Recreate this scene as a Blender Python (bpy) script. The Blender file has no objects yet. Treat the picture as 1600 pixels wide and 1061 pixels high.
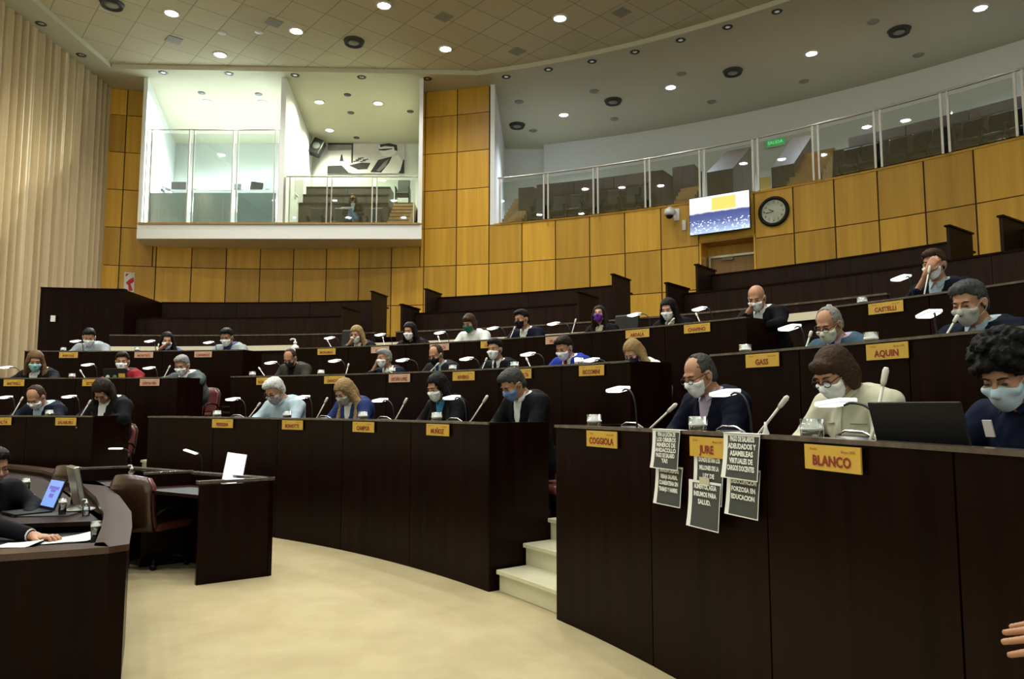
import bpy, math, random
import numpy as np
from mathutils import Vector, Matrix
random.seed(7)
PI = math.pi
# ------------------------------------------------------------------ camera, world, exposure
F_PX, PITCH, ROLL, EYE = 1141.0, 0.0914, 0.0012, 1.2608
sc = bpy.context.scene
cam_d = bpy.data.cameras.new('camera'); cam = bpy.data.objects.new('camera', cam_d)
sc.collection.objects.link(cam); sc.camera = cam
cam_d.sensor_width = 36.0; cam_d.lens = F_PX / 1600 * 36.0; cam_d.clip_start = 0.05; cam_d.clip_end = 200
cam.matrix_world = (Matrix.Translation((0, 0, EYE)) @ Matrix.Rotation(PI/2 + PITCH, 4, 'X')
                    @ Matrix.Rotation(ROLL, 4, 'Z'))
w = bpy.data.worlds.new('world'); sc.world = w; w.use_nodes = True
w.node_tree.nodes['Background'].inputs[0].default_value = (0.90, 0.94, 0.86, 1)
w.node_tree.nodes['Background'].inputs[1].default_value = 1.0      # the unseen rest of the hall
sc.view_settings.view_transform = 'Standard'; sc.view_settings.look = 'None'
sc.view_settings.gamma = 1.0; sc.view_settings.use_curve_mapping = False
sc.view_settings.exposure = 0.45
sc.cycles.max_bounces = 6; sc.cycles.diffuse_bounces = 3; sc.cycles.glossy_bounces = 3
sc.cycles.transparent_max_bounces = 12; sc.cycles.caustics_reflective = False; sc.cycles.caustics_refractive = False
sc.cycles.sample_clamp_indirect = 3.0; sc.cycles.use_denoising = True
LAMP_W = 360.0      # a hall downlight
GAL_W = 1100.0        # a gallery downlight
BOX_L = 3600.0       # control room downlights
BOX_R = 520.0        # press box downlights
COL = (1.0, 0.975, 0.89)
ZC = 11.36          # plaster ceiling
ZT = 11.50          # tiled ceiling, a little higher
# ------------------------------------------------------------------ the hall's plan: arcs about one centre
CX, CY = -7.1854, -0.0215
RW, RA, RB, RC, RP, RX, RD, RE = 23.17, 8.7062, 10.3069, 12.0373, 13.7, 15.5, 16.3484, 17.7393
ZA, ZB, ZCC, ZP, ZX, ZD, ZE = 1.15, 1.6546, 2.1662, 2.37, 2.77, 3.25, 3.7906     # panel tops
FA, FB, FC = 0.30, 0.805, 1.316                                          # seat platforms
FP, FX, FD, FE = 1.75, 1.95, 2.35, 2.90
def R(d): return math.radians(d)
def pol(r, deg, z=0.0):
    return Vector((CX + r*math.cos(R(deg)), CY + r*math.sin(R(deg)), z))
def ray(x, y):
    a = (x-800)/F_PX; b = (y-530.5)/F_PX; c0, s0 = math.cos(ROLL), math.sin(ROLL)
    X = a*c0+b*s0; u = a*s0-b*c0; c, s = math.cos(PITCH), math.sin(PITCH)
    return Vector((X, c-u*s, s+u*c))
def at_z(x, y, z):
    r = ray(x, y); return Vector((0, 0, EYE)) + r*((z-EYE)/r.z)
def at_y(x, y, Y):
    r = ray(x, y); return Vector((0, 0, EYE)) + r*(Y/r.y)
def on_r(x, y, rad):
    r = ray(x, y); a = r.x*r.x+r.y*r.y; b = -2*(r.x*CX+r.y*CY); k = CX*CX+CY*CY-rad*rad
    t = (-b+math.sqrt(max(b*b-4*a*k, 0)))/(2*a)
    return Vector((0, 0, EYE)) + r*t
def ang(p): return math.degrees(math.atan2(p[1]-CY, p[0]-CX))
# ------------------------------------------------------------------ mesh collector
class MB:
    def __init__(s): s.v = []; s.f = []; s.sm = []
    def add(s, vs, fs, smooth=False):
        o = len(s.v); s.v += [tuple(p) for p in vs]; s.f += [tuple(i+o for i in f) for f in fs]; s.sm += [smooth]*len(fs)
    def box(s, c, d, rz=0.0, M=None):
        hx, hy, hz = d[0]/2, d[1]/2, d[2]/2
        vs = [Vector((x, y, z)) for z in (-hz, hz) for y in (-hy, hy) for x in (-hx, hx)]
        T = Matrix.Translation(c) @ (M if M is not None else Matrix.Rotation(rz, 4, 'Z'))
        s.add([T @ v for v in vs], [(0, 2, 3, 1), (4, 5, 7, 6), (0, 1, 5, 4), (2, 6, 7, 3), (0, 4, 6, 2), (1, 3, 7, 5)])
        return s
    def prism(s, poly, n):                    # closed polygon (3D, planar) pushed along vector n
        k = len(poly); a = [Vector(p) for p in poly]; b = [p+Vector(n) for p in a]
        s.add(a+b, [tuple(range(k))[::-1], tuple(range(k, 2*k))]+[(i, (i+1) % k, k+(i+1) % k, k+i) for i in range(k)])
        return s
    def tube(s, pts, r, n=8, caps=True):
        pts = [Vector(p) for p in pts]; rr = r if isinstance(r, (list, tuple)) else [r]*len(pts)
        vs = []; up = None
        for i, p in enumerate(pts):
            t = (pts[min(i+1, len(pts)-1)]-pts[max(i-1, 0)]).normalized()
            if up is None: up = Vector((0, 0, 1)) if abs(t.z) < .9 else Vector((1, 0, 0))
            a = t.cross(up).normalized(); b = a.cross(t).normalized(); up = b
            vs += [p+a*math.cos(2*PI*j/n)*rr[i]+b*math.sin(2*PI*j/n)*rr[i] for j in range(n)]
        fs = [(i*n+j, i*n+(j+1) % n, (i+1)*n+(j+1) % n, (i+1)*n+j) for i in range(len(pts)-1) for j in range(n)]
        s.add(vs, fs, True)
        if caps:
            o = len(s.v)-len(vs); s.f += [tuple(o+j for j in range(n))[::-1], tuple(o+(len(pts)-1)*n+j for j in range(n))]; s.sm += [False]*2
        return s
    def lathe(s, prof, c=(0, 0, 0), n=20, M=None, smooth=True):
        vs = []; T = Matrix.Translation(c) @ (M if M is not None else Matrix.Identity(4))
        for r, z in prof: vs += [T @ Vector((r*math.cos(2*PI*j/n), r*math.sin(2*PI*j/n), z)) for j in range(n)]
        s.add(vs, [(i*n+j, i*n+(j+1) % n, (i+1)*n+(j+1) % n, (i+1)*n+j) for i in range(len(prof)-1) for j in range(n)], smooth)
        o = len(s.v)-len(vs)
        if prof[0][0] > 1e-4: s.f.append(tuple(o+j for j in range(n))[::-1]); s.sm.append(False)
        if prof[-1][0] > 1e-4: s.f.append(tuple(o+(len(prof)-1)*n+j for j in range(n))); s.sm.append(False)
        return s
    def arc(s, r0, r1, t0, t1, z0, z1, n=None, zt=None):     # curved solid between radii, angles in degrees
        n = n or max(1, int(abs(t1-t0)/1.2)); vs = []
        for i in range(n+1):
            t = t0+(t1-t0)*i/n
            vs += [pol(r0, t, z0), pol(r1, t, z0), pol(r1, t, z1), pol(r0, t, z1)]
        fs = []
        for i in range(n):
            a, b = i*4, i*4+4
            for q in range(4): fs.append((a+q, a+(q+1) % 4, b+(q+1) % 4, b+q))
        fs += [(3, 2, 1, 0), (n*4, n*4+1, n*4+2, n*4+3)]
        s.add(vs, fs); return s
    def build(s, name, mat, parent=None, bevel=0.0):
        me = bpy.data.meshes.new(name); me.from_pydata(s.v, [], s.f)
        me.polygons.foreach_set('use_smooth', s.sm); me.materials.append(mat)
        import bmesh
        bm = bmesh.new(); bm.from_mesh(me); bmesh.ops.recalc_face_normals(bm, faces=bm.faces)
        if bevel: bmesh.ops.bevel(bm, geom=[e for e in bm.edges if len(e.link_faces) == 2 and e.calc_face_angle(0) > .5], offset=bevel, segments=2, affect='EDGES', profile=.5)
        bm.to_mesh(me); bm.free(); me.update()
        o = bpy.data.objects.new(name, me); sc.collection.objects.link(o)
        if parent is not None: o.parent = parent
        return o
def thing(name, label, cat, loc=(0, 0, 0), rz=0.0, group=None):
    o = bpy.data.objects.new(name, None); sc.collection.objects.link(o)
    o.empty_display_size = .1; o.location = loc; o.rotation_euler = (0, 0, rz); return tag(o, label, cat, group)
def tag(o, label, cat, group=None):
    o['label'] = label; o['category'] = cat
    if group: o['group'] = group
    return o
def struct(o): o['kind'] = 'structure'; return o
def dup(root, loc, rz, label, group=None, scale=None):
    r = root.copy(); sc.collection.objects.link(r); r.location = loc; r.rotation_euler = (0, 0, rz); r['label'] = label
    if group: r['group'] = group
    if scale: r.scale = scale
    for ch in list(root.children):
        c = ch.copy(); sc.collection.objects.link(c); c.parent = r
        for g in ch.children:
            d = g.copy(); sc.collection.objects.link(d); d.parent = c
    return r
def text_mesh(txt, size, M, mat, name, parent=None, bold=0.0, sx=1.0, depth=0.0, spacing=1.0, align='CENTER'):
    cu = bpy.data.curves.new('lettering', 'FONT'); cu.body = txt; cu.size = size; cu.align_x = align; cu.align_y = 'CENTER'
    cu.offset = bold; cu.extrude = depth; cu.resolution_u = 2; cu.space_character = spacing
    tmp = bpy.data.objects.new('lettering', cu); sc.collection.objects.link(tmp)
    dg = bpy.context.evaluated_depsgraph_get(); me = bpy.data.meshes.new_from_object(tmp.evaluated_get(dg))
    bpy.data.objects.remove(tmp); bpy.data.curves.remove(cu)
    me.transform(M @ Matrix.Diagonal((sx, 1, 1, 1))); me.materials.clear(); me.materials.append(mat)
    o = bpy.data.objects.new(name, me); sc.collection.objects.link(o)
    if parent is not None: o.parent = parent
    return o
# ------------------------------------------------------------------ materials
def nm(name):
    m = bpy.data.materials.new(name); m.use_nodes = True
    return m, m.node_tree, m.node_tree.nodes['Principled BSDF']
def plain(name, col, rough=.5, metal=0.0, spec=.5, emit=0.0, noise=.06, scale=30.0, coat=0.0, bump=0.0, ecol=None):
    m, t, b = nm(name); n = t.nodes
    b.inputs['Roughness'].default_value = rough; b.inputs['Metallic'].default_value = metal
    b.inputs['Specular IOR Level'].default_value = spec; b.inputs['Coat Weight'].default_value = coat
    nz = n.new('ShaderNodeTexNoise'); nz.inputs['Scale'].default_value = scale; nz.inputs['Detail'].default_value = 3
    tc = n.new('ShaderNodeTexCoord'); t.links.new(tc.outputs['Object'], nz.inputs['Vector'])
    mx = n.new('ShaderNodeMix'); mx.data_type = 'RGBA'
    mx.inputs[6].default_value = (*[c*(1-noise) for c in col], 1); mx.inputs[7].default_value = (*[min(1, c*(1+noise)) for c in col], 1)
    t.links.new(nz.outputs['Fac'], mx.inputs[0]); t.links.new(mx.outputs[2], b.inputs['Base Color'])
    if emit: b.inputs['Emission Color'].default_value = (*(ecol or col), 1); b.inputs['Emission Strength'].default_value = emit
    if bump:
        bp = n.new('ShaderNodeBump'); bp.inputs['Strength'].default_value = bump; bp.inputs['Distance'].default_value = .01
        t.links.new(nz.outputs['Fac'], bp.inputs['Height']); t.links.new(bp.outputs[0], b.inputs['Normal'])
    return m
def wood(name, c0, c1, rough=.4, coat=0.0, grain=9.0, island=.25, spec=.5):
    m, t, b = nm(name); n = t.nodes; L = t.links
    b.inputs['Roughness'].default_value = rough; b.inputs['Coat Weight'].default_value = coat; b.inputs['Coat Roughness'].default_value = .15
    b.inputs['Specular IOR Level'].default_value = spec
    tc = n.new('ShaderNodeTexCoord'); mp = n.new('ShaderNodeMapping'); mp.inputs['Scale'].default_value = (grain, grain, grain*.045)
    L.new(tc.outputs['Object'], mp.inputs['Vector'])
    geo = n.new('ShaderNodeNewGeometry'); ad = n.new('ShaderNodeVectorMath'); ad.operation = 'ADD'
    L.new(mp.outputs[0], ad.inputs[0]); sc_ = n.new('ShaderNodeMath'); sc_.operation = 'MULTIPLY'; sc_.inputs[1].default_value = 37.0
    L.new(geo.outputs['Random Per Island'], sc_.inputs[0]); L.new(sc_.outputs[0], ad.inputs[1])
    nz = n.new('ShaderNodeTexNoise'); nz.inputs['Scale'].default_value = 1.0; nz.inputs['Detail'].default_value = 6; nz.inputs['Roughness'].default_value = .62
    L.new(ad.outputs[0], nz.inputs['Vector'])
    rp = n.new('ShaderNodeValToRGB'); rp.color_ramp.elements[0].position = .32; rp.color_ramp.elements[1].position = .70
    rp.color_ramp.elements[0].color = (*c0, 1); rp.color_ramp.elements[1].color = (*c1, 1)
    L.new(nz.outputs['Fac'], rp.inputs[0])
    hs = n.new('ShaderNodeHueSaturation'); mr = n.new('ShaderNodeMapRange'); mr.inputs[3].default_value = 1-island; mr.inputs[4].default_value = 1+island*.5
    L.new(geo.outputs['Random Per Island'], mr.inputs[0]); L.new(mr.outputs[0], hs.inputs['Value']); L.new(rp.outputs[0], hs.inputs['Color'])
    L.new(hs.outputs[0], b.inputs['Base Color'])
    return m
def glassy(name, tint=(.93, .97, .95), refl=1.0, base=0.06):
    m, t, b = nm(name); n = t.nodes; L = t.links; n.remove(b)
    tr = n.new('ShaderNodeBsdfTransparent'); tr.inputs[0].default_value = (*tint, 1)
    gl = n.new('ShaderNodeBsdfGlossy'); gl.inputs['Roughness'].default_value = .02; gl.inputs['Color'].default_value = (1, 1, 1, 1)
    fr = n.new('ShaderNodeFresnel'); fr.inputs[0].default_value = 1.5
    ma = n.new('ShaderNodeMath'); ma.operation = 'MULTIPLY_ADD'; ma.inputs[1].default_value = refl; ma.inputs[2].default_value = base*.3; ma.use_clamp = True
    L.new(fr.outputs[0], ma.inputs[0]); mx = n.new('ShaderNodeMixShader')
    L.new(ma.outputs[0], mx.inputs[0]); L.new(tr.outputs[0], mx.inputs[1]); L.new(gl.outputs[0], mx.inputs[2])
    L.new(mx.outputs[0], n['Material Output'].inputs[0]); return m
def emis(name, col, st):
    m, t, b = nm(name); b.inputs['Base Color'].default_value = (*col, 1); b.inputs['Emission Color'].default_value = (*col, 1)
    b.inputs['Emission Strength'].default_value = st; return m
M = {}
M['dark'] = wood('dark_wenge_wood', (.0046, .0012, .0008), (.0115, .0031, .0019), rough=.30, coat=.0, grain=14, island=.25, spec=.08)
M['dark2'] = wood('dark_brown_wood', (.010, .0040, .0023), (.023, .0095, .0052), rough=.5, coat=.0, grain=14, island=.25, spec=.12)
M['edge'] = wood('desk_edge_highlight_wood', (.045, .030, .022), (.12, .09, .07), rough=.25, coat=.7, grain=14, island=.1)  # lighter than the desk wood: the edge highlight is painted into its colour
M['honey'] = wood('honey_veneer', (.58, .30, .020), (.76, .43, .036), rough=.42, coat=.15, grain=5.5, island=.28)
M['groove'] = plain('dark_groove', (.10, .045, .012), .8)
M['gallery_wood'] = wood('gallery_brown_wood', (.024, .013, .010), (.045, .027, .020), rough=.5, grain=12, island=.25)
M['stair_wood'] = wood('stair_wood', (.34, .20, .07), (.46, .29, .11), rough=.5, grain=8, island=.2)
M['shell'] = wood('chair_shell_wood', (.035, .015, .009), (.070, .030, .017), rough=.3, coat=.4, grain=10, island=.1)
M['plaster'] = plain('cream_plaster', (.62, .60, .44), .9, noise=.02, scale=3)
M['wall_white'] = plain('white_wall_paint', (.80, .83, .78), .85, noise=.015, scale=3)
M['box_white'] = plain('bright_white_paint', (.88, .90, .88), .7, noise=.01, scale=3)
M['grille'] = plain('grey_ceiling_fitting', (.30, .30, .24), .7)
M['black'] = plain('black_plastic', (.007, .007, .008), .45, spec=.22)
M['black_leather'] = plain('black_leather', (.012, .013, .013), .42, spec=.3, bump=.2, scale=60)
M['maroon'] = plain('maroon_leather', (.15, .040, .036), .34, bump=.15, scale=70, coat=.2)
M['white_plastic'] = plain('white_plastic', (.75, .76, .74), .4, noise=.02)
M['mic_white'] = plain('pale_metal', (.62, .61, .55), .35, noise=.02)
M['lamp_head'] = plain('lit_white_lamp_head', (.85, .88, .90), .4, emit=.45, ecol=(.95, .98, 1), noise=.01)
M['lamp_tube'] = emis('lamp_led', (1, .98, .93), 1.8)
M['steel'] = plain('brushed_steel', (.62, .63, .60), .25, metal=1.0, noise=.03)
M['chrome'] = plain('chrome', (.75, .76, .76), .12, metal=1.0, noise=.02)
M['rail'] = plain('satin_rail_metal', (.70, .70, .62), .32, metal=.85, noise=.03)
M['glass'] = glassy('gallery_glass', (.90, .94, .92), 2.0)
M['tumbler'] = glassy('drinking_glass', (.90, .94, .92), 1.6, .3)
M['frost'] = plain('frosted_grey_film', (.42, .47, .44), .5, noise=.03)
def film():
    m, t, b = nm('translucent_grey_film'); n = t.nodes; L = t.links; b.inputs['Base Color'].default_value = (.34, .38, .35, 1); b.inputs['Roughness'].default_value = .6
    tr = n.new('ShaderNodeBsdfTranslucent'); tr.inputs[0].default_value = (.40, .45, .42, 1); mx = n.new('ShaderNodeMixShader'); mx.inputs[0].default_value = .4
    L.new(b.outputs[0], mx.inputs[1]); L.new(tr.outputs[0], mx.inputs[2]); L.new(mx.outputs[0], n['Material Output'].inputs[0]); return m
M['film'] = film()
M['water'] = glassy('clear_water', (.80, .84, .82), 1.2, .2)
M['paper'] = plain('white_paper', (.80, .82, .80), .8, noise=.01)
M['yellow'] = plain('yellow_card', (.58, .36, .05), .6, noise=.05, scale=12)
M['pinkcard'] = plain('faded_pink_card', (.58, .36, .24), .6, noise=.08, scale=12)
M['red_ink'] = plain('dark_red_ink', (.23, .018, .012), .6)
M['ink_grey'] = plain('charcoal_print', (.045, .05, .047), .7, noise=.1, scale=40)
M['marble'] = plain('cream_marble', (.62, .60, .43), .35, noise=.14, scale=5, coat=.2)
M['strip'] = plain('pale_ledge', (.80, .74, .55), .4, noise=.04)
M['tape'] = plain('masking_tape', (.55, .52, .38), .6)
M['screen_off'] = plain('dark_screen', (.010, .011, .014), .15)
M['gel'] = glassy('clear_pump_bottle', (.80, .86, .88), 1.8, .5)
M['gold'] = plain('gold_lid', (.45, .30, .08), .4, metal=.6)
# carpet
def carpet():
    m, t, b = nm('beige_carpet'); n = t.nodes; L = t.links; b.inputs['Roughness'].default_value = .95; b.inputs['Specular IOR Level'].default_value = .1
    tc = n.new('ShaderNodeTexCoord'); a = n.new('ShaderNodeTexNoise'); a.inputs['Scale'].default_value = 2.2; a.inputs['Detail'].default_value = 5; a.inputs['Roughness'].default_value = .6
    f = n.new('ShaderNodeTexNoise'); f.inputs['Scale'].default_value = 220; f.inputs['Detail'].default_value = 2
    for q in (a, f): L.new(tc.outputs['Object'], q.inputs['Vector'])
    rp = n.new('ShaderNodeValToRGB'); rp.color_ramp.elements[0].position = .35; rp.color_ramp.elements[1].position = .65
    rp.color_ramp.elements[0].color = (.385, .325, .185, 1); rp.color_ramp.elements[1].color = (.445, .38, .225, 1)
    L.new(a.outputs['Fac'], rp.inputs[0]); L.new(rp.outputs[0], b.inputs['Base Color'])
    bp = n.new('ShaderNodeBump'); bp.inputs['Strength'].default_value = .25; bp.inputs['Distance'].default_value = .004
    L.new(f.outputs['Fac'], bp.inputs['Height']); L.new(bp.outputs[0], b.inputs['Normal']); return m
M['carpet'] = carpet()
def tiles():
    m, t, b = nm('ceiling_tiles'); n = t.nodes; L = t.links; b.inputs['Roughness'].default_value = .9
    tc = n.new('ShaderNodeTexCoord'); mp = n.new('ShaderNodeMapping'); mp.inputs['Rotation'].default_value = (0, 0, R(-40.5)); mp.inputs['Location'].default_value = (.13, .4, 0)
    L.new(tc.outputs['Object'], mp.inputs[0]); br = n.new('ShaderNodeTexBrick'); br.offset = 0.0
    br.inputs['Scale'].default_value = 1.0; br.inputs['Mortar Size'].default_value = .014; br.inputs['Brick Width'].default_value = .92; br.inputs['Row Height'].default_value = .92
    br.inputs['Color1'].default_value = (.60, .55, .38, 1); br.inputs['Color2'].default_value = (.66, .61, .43, 1); br.inputs['Mortar'].default_value = (.36, .33, .23, 1)
    L.new(mp.outputs[0], br.inputs['Vector']); L.new(br.outputs['Color'], b.inputs['Base Color']); return m
M['tiles'] = tiles()
M['curtain'] = plain('beige_curtain', (.66, .53, .33), .85, noise=.05, scale=4, spec=.15)
def spot(loc, power, size=R(120), col=COL, blend=.8, rad=.10, name='lamp_light'):
    l = bpy.data.lights.new(name, 'SPOT'); l.energy = power; l.spot_size = size; l.spot_blend = blend; l.color = col; l.shadow_soft_size = rad
    o = bpy.data.objects.new(name, l); sc.collection.objects.link(o); o.location = loc; return o
def disc_light(p, rad, label, power, colr=COL, strength=32.0, size=R(130), group=None, ringmat='white_plastic'):
    t = thing('ceiling_light', label, 'ceiling light', p, 0, group)
    MB().lathe([(rad*.92, -.012), (rad*.95, -.03), (rad*1.2, -.022), (rad*1.25, 0), (rad*1.1, 0)], n=24).build('trim_ring', M[ringmat], t)
    key = 'bulb%.0f%.0f' % (strength, colr[2]*100)
    if key not in M: M[key] = emis('lit_lamp_glass', (min(1, colr[0]), colr[1]*1.02, min(1, colr[2]*1.15)), strength)
    MB().lathe([(.001, -.022), (rad*.6, -.020), (rad*.95, -.012)], n=24).build('lamp_glass', M[key], t)
    if power:
        s = spot(Vector((0, 0, -.06)), power, size, colr, rad=rad*.8); s.parent = t
    return t
# ------------------------------------------------------------------ hall lamps (the visible ones, then the rest of the same grid behind the camera)
hall_lamps = [((268, 20), 'bright ceiling downlight, leftmost in the tiled ceiling'), ((344, 85), 'bright ceiling downlight nearest above the left room of the white balcony'),
              ((463, 48), 'bright ceiling downlight between the two tall black wall vents above the balcony middle'), ((600, 8), 'bright ceiling downlight cut by the top of the photo above the balcony'),
              ((696, 76), 'bright ceiling downlight nearest to the top of the wood pillar'), ((875, 28), 'bright ceiling downlight, rightmost in the tiled ceiling')]
hall_lamps[2] = ((463, 48), 'bright tiled ceiling downlight above the divider of the white balcony')
for (x, y), lb in hall_lamps: disc_light(at_z(x, y, ZT), .17, lb, LAMP_W, group='downlights in the tiled ceiling')
k = 0
for gx in range(-3, 3):
    for gy in range(0, 5):
        p = Vector((-8.9+gx*3.0+6, 1.5+gy*3.3, ZT-.05))
        if p.x > 6.5: continue
        disc_light(Vector((p.x, p.y, ZT)), .17, 'unseen hall ceiling downlight, ' + ('first', 'second', 'third', 'fourth', 'fifth', 'sixth')[gx+3] + ' from the curtain, ' + ('last', 'fourth', 'middle', 'second', 'first')[gy] + ' row from the wall', LAMP_W, group='hall downlights above and behind the viewer'); k += 1
gal = [((881, 179), 'round downlight in the gallery ceiling nearest the wood pillar'), ((1048, 136), 'round downlight in the gallery ceiling above the wall television'),
       ((1268, 83), 'round downlight in the gallery ceiling above the green exit sign side'), ((1532, 12), 'round downlight in the gallery ceiling at the top right')]
for (x, y), lb in gal: disc_light(at_z(x, y, ZC), .16, lb, GAL_W, (.80, .88, 1.0), 32, group='downlights in the gallery ceiling')
for (x, y), lb in [((499, 159), 'left front downlight above the black and white mural room'), ((591, 161), 'right front downlight above the black and white mural room'),
                   ((515, 203), 'rear downlight above the black loudspeaker in the mural room')]:
    disc_light(at_z(x, y, ZC), .15, lb, BOX_R, (.93, 1.0, .72), 14, R(160), group='press room downlights')
for (x, y), lb in [((323, 158), 'left downlight inside the bright white control room'), ((410, 159), 'right downlight inside the bright white control room')]:
    disc_light(at_z(x, y, ZC), .13, lb, BOX_L, (.84, .97, 1.0), 14, R(165), group='control room downlights')
# ------------------------------------------------------------------ floor, platforms, ceiling
b = MB(); b.box((0, 8, -.05), (44, 50, .1)); struct(b.build('floor', M['carpet']))
def platform(nme, r0, r1, z0, z1, t0, t1, mat='dark'):
    return struct(MB().arc(r0, r1, t0, t1, z0, z1).build(nme, M[mat]))
AI1 = {'A': (31.1, 36.2), 'B': (32.5, 37.36), 'C': (33.05, 37.56)}     # right aisle
AI2 = {'A': (68.5, 73.8), 'B': (70.35, 75.2), 'C': (71.6, 76.2)}       # left aisle
sections = ((5, 31.1, 32.5, 33.05), (36.2, 68.5, 70.4, 71.6), (73.8, 99, 97, 93.95))
i = 0
for row, r0, r1, z in (('A', RA+.04, RB+.02, FA), ('B', RB+.04, RC+.02, FB), ('C', RC+.04, RP+.02, FC)):
    for (a0, a1) in ((-8, AI1[row][0]-.05), (AI1[row][1]+.05, AI2[row][0]-.05), (AI2[row][1]+.05, 96 if row != 'C' else 94)):
        i += 1; platform('trim_%d' % i, r0, r1, 0.01, z, a0, a1)
platform('trim_20', RP+.04, RX+.02, 0.01, FP, 2, 101.5); platform('trim_19', RX+.04, RD+.02, 0.01, FX, 2, 101.5); platform('trim_21', RD+.04, RE+.02, .01, FD, 2, 101.5)
platform('trim_22', RE+.04, RW-.02, .01, FE, 2, 103)
# aisle steps of marble
def steps(label, t0, t1, t0b, t1b):
    t = thing('marble_steps', label, 'steps', pol(RA+.05, (t0+t1)/2)); inv = Matrix.Translation(t.location).inverted()
    for k in range(12):
        z = .15*(k+1) if k < 5 else .75+.085*(k-4); r0 = RA+.05+.24*k; f = k/12
        a0, a1 = t0+(t0b-t0)*f+.15, t1+(t1b-t1)*f-.15
        m = MB().arc(r0+.015, r0+.5, a0, a1, .001 if k == 0 else z-.30, z-.03).arc(r0-.012, r0+.32, a0, a1, z-.03, z)
        o = m.build('step', M['marble' if k < 5 else 'dark2'], t, bevel=.004); o.matrix_parent_inverse = inv
    m = MB().arc(RC-.4, RC+1.6, t0b+.3, t1b+.1, .9, FC+.02); o = m.build('landing', M['dark2'], t); o.matrix_parent_inverse = inv
steps('cream marble aisle steps beside the sheets of paper taped to the desk', 31.25, 36.1, 32.7, 37.4)
steps('cream marble aisle steps hidden behind the stenographers desk at left', 68.6, 73.7, 70.4, 75.2)
# ceiling: tiled panel inside a lower plaster ring
b = MB(); b.box((-3, 10, ZT+.03), (30, 34, .06)); struct(b.build('ceiling', M['tiles']))
Ri = 22.40; edge = []
th = 74.2
while th > 0: edge.append(pol(Ri, th)); th -= 2.0
edge = [Vector((-12.05, 21.12, 0)), Vector((-1.2, 21.50, 0))] + edge + [pol(Ri, -15), Vector((12, -12, 0)), Vector((-11.75, -12, 0))]
outer = [Vector((-13.05, 30, 0))]
def ring(z0, z1):
    # plaster ring as quads between the edge loop and far outline
    vs, fs = [], []; n = len(edge)
    cen = Vector((-3, 8, 0))
    for p in edge:
        d = (p-cen); q = cen + d*2.6 if d.length > 1 else p
        vs += [Vector((p.x, p.y, z0)), Vector((q.x, q.y, z0)), Vector((q.x, q.y, z1)), Vector((p.x, p.y, z1))]
    for i in range(n):
        j = (i+1) % n
        for q in range(4): fs.append((i*4+q, i*4+(q+1) % 4, j*4+(q+1) % 4, j*4+q))
    m = MB(); m.add(vs, fs); return m
struct(ring(ZC, ZT+.02).build('trim_23', M['plaster']))
# ------------------------------------------------------------------ wood wall on a grid of panels
z0, p = 4.4297, 1.2138
WA0, WAD, WB0, WBD = math.degrees(1.7479), math.degrees(-.046), math.degrees(.9466), math.degrees(-.0428)
def H(k): return z0+k*p
GAPD = .045
wall = MB(); back = MB()
cols = [(WA0+WAD*k, WA0+WAD*(k+1)) for k in range(-2, 16)]
def wpanel(t0, t1, za, zb): wall.arc(RW, RW+.04, t0-GAPD, t1+GAPD, za+.012, zb-.012, n=2)
TP = 73.38                                            # right edge of the tall pillar
for (a, c) in cols:
    a_col, c_col = a, c
    for kk in range(-2, 6):
        a, c = a_col, c_col; top = H(kk+1) if kk < 5 else ZC
        if a <= TP+.6 and kk >= 2: continue
        if kk == 1 and c > 79.4 and a < 100.5 or kk == 1 and a > 79.4 and c < 100.3:
            if a > 100.42: wpanel(a, 100.42, H(kk), H(kk+1)); a = 100.42
            if c < 79.38: wpanel(79.38, c, H(kk), H(kk+1)); c = 79.38
            top = min(top, 6.36)
        if kk >= 2:                                    # the white balcony box passes through the wall here
            if a > 101.3: c2 = max(c, 101.3); wpanel(a, c2, H(kk), top) if a-c2 > .1 else None; continue
            if c < 79.40: a2 = min(a, 79.40); wpanel(a2, c, H(kk), top) if a2-c > .1 else None; continue
            continue
        wpanel(a, c, H(kk), top)
bcols = [(WB0+WBD*k, WB0+WBD*(k+1)) for k in range(0, 22)]
for (a, c) in bcols:
    for kk in range(-2, 2): wpanel(a, c, H(kk), H(kk+1))
tL = WA0+WAD*16; tR = WB0                              # doorway bay between the two runs
wpanel(tL, tR, 5.73, H(2))
struct(wall.build('wall_back', M['honey']))
back.arc(RW+.03, RW+.12, 104.5, 100.4, 1.0, H(2)).arc(RW+.03, RW+.12, 100.38, 79.42, 1.0, 6.34).arc(RW+.03, RW+.12, 79.4, tL, 1.0, H(2)).arc(RW+.03, RW+.12, tR, 5, 1.0, H(2)).arc(RW+.03, RW+.12, 104.5, 101.3, H(2), ZC).arc(RW+.03, RW+.12, 79.4, 73.8, H(2), ZC).arc(RW+.03, RW+.12, tL, tR, 5.72, H(2))
struct(back.build('trim_24', M['groove']))
# doorway recess: jambs, head, frame and the door leaf
b = MB().arc(RW+.68, RW+.78, tL+.2, tR-.2, 2.9, 5.74).arc(RW+.02, RW+.75, tL+.0, tL-.12, 2.9, 5.74).arc(RW+.02, RW+.75, tR+.12, tR, 2.9, 5.74).arc(RW+.02, RW+.75, tL, tR, 5.70, 5.78)
struct(b.build('trim_25', M['honey']))
d = MB().arc(RW+.62, RW+.68, tL-.35, tR+.1, 2.9, 5.35); dr = struct(d.build('door_1', M['stair_wood']))
MB().arc(RW+.56, RW+.66, tL-.22, tL-.36, 2.9, 5.42).arc(RW+.56, RW+.66, tL-.22, tR+.1, 5.36, 5.42).build('door_frame', M['steel'], dr)
pc = pol(RW+.55, (tL+tR)/2+.35, 5.30); MB().box(pc, (.30, .08, .07), R((tL+tR)/2-90)).build('door_closer', M['grille'], dr)
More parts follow.
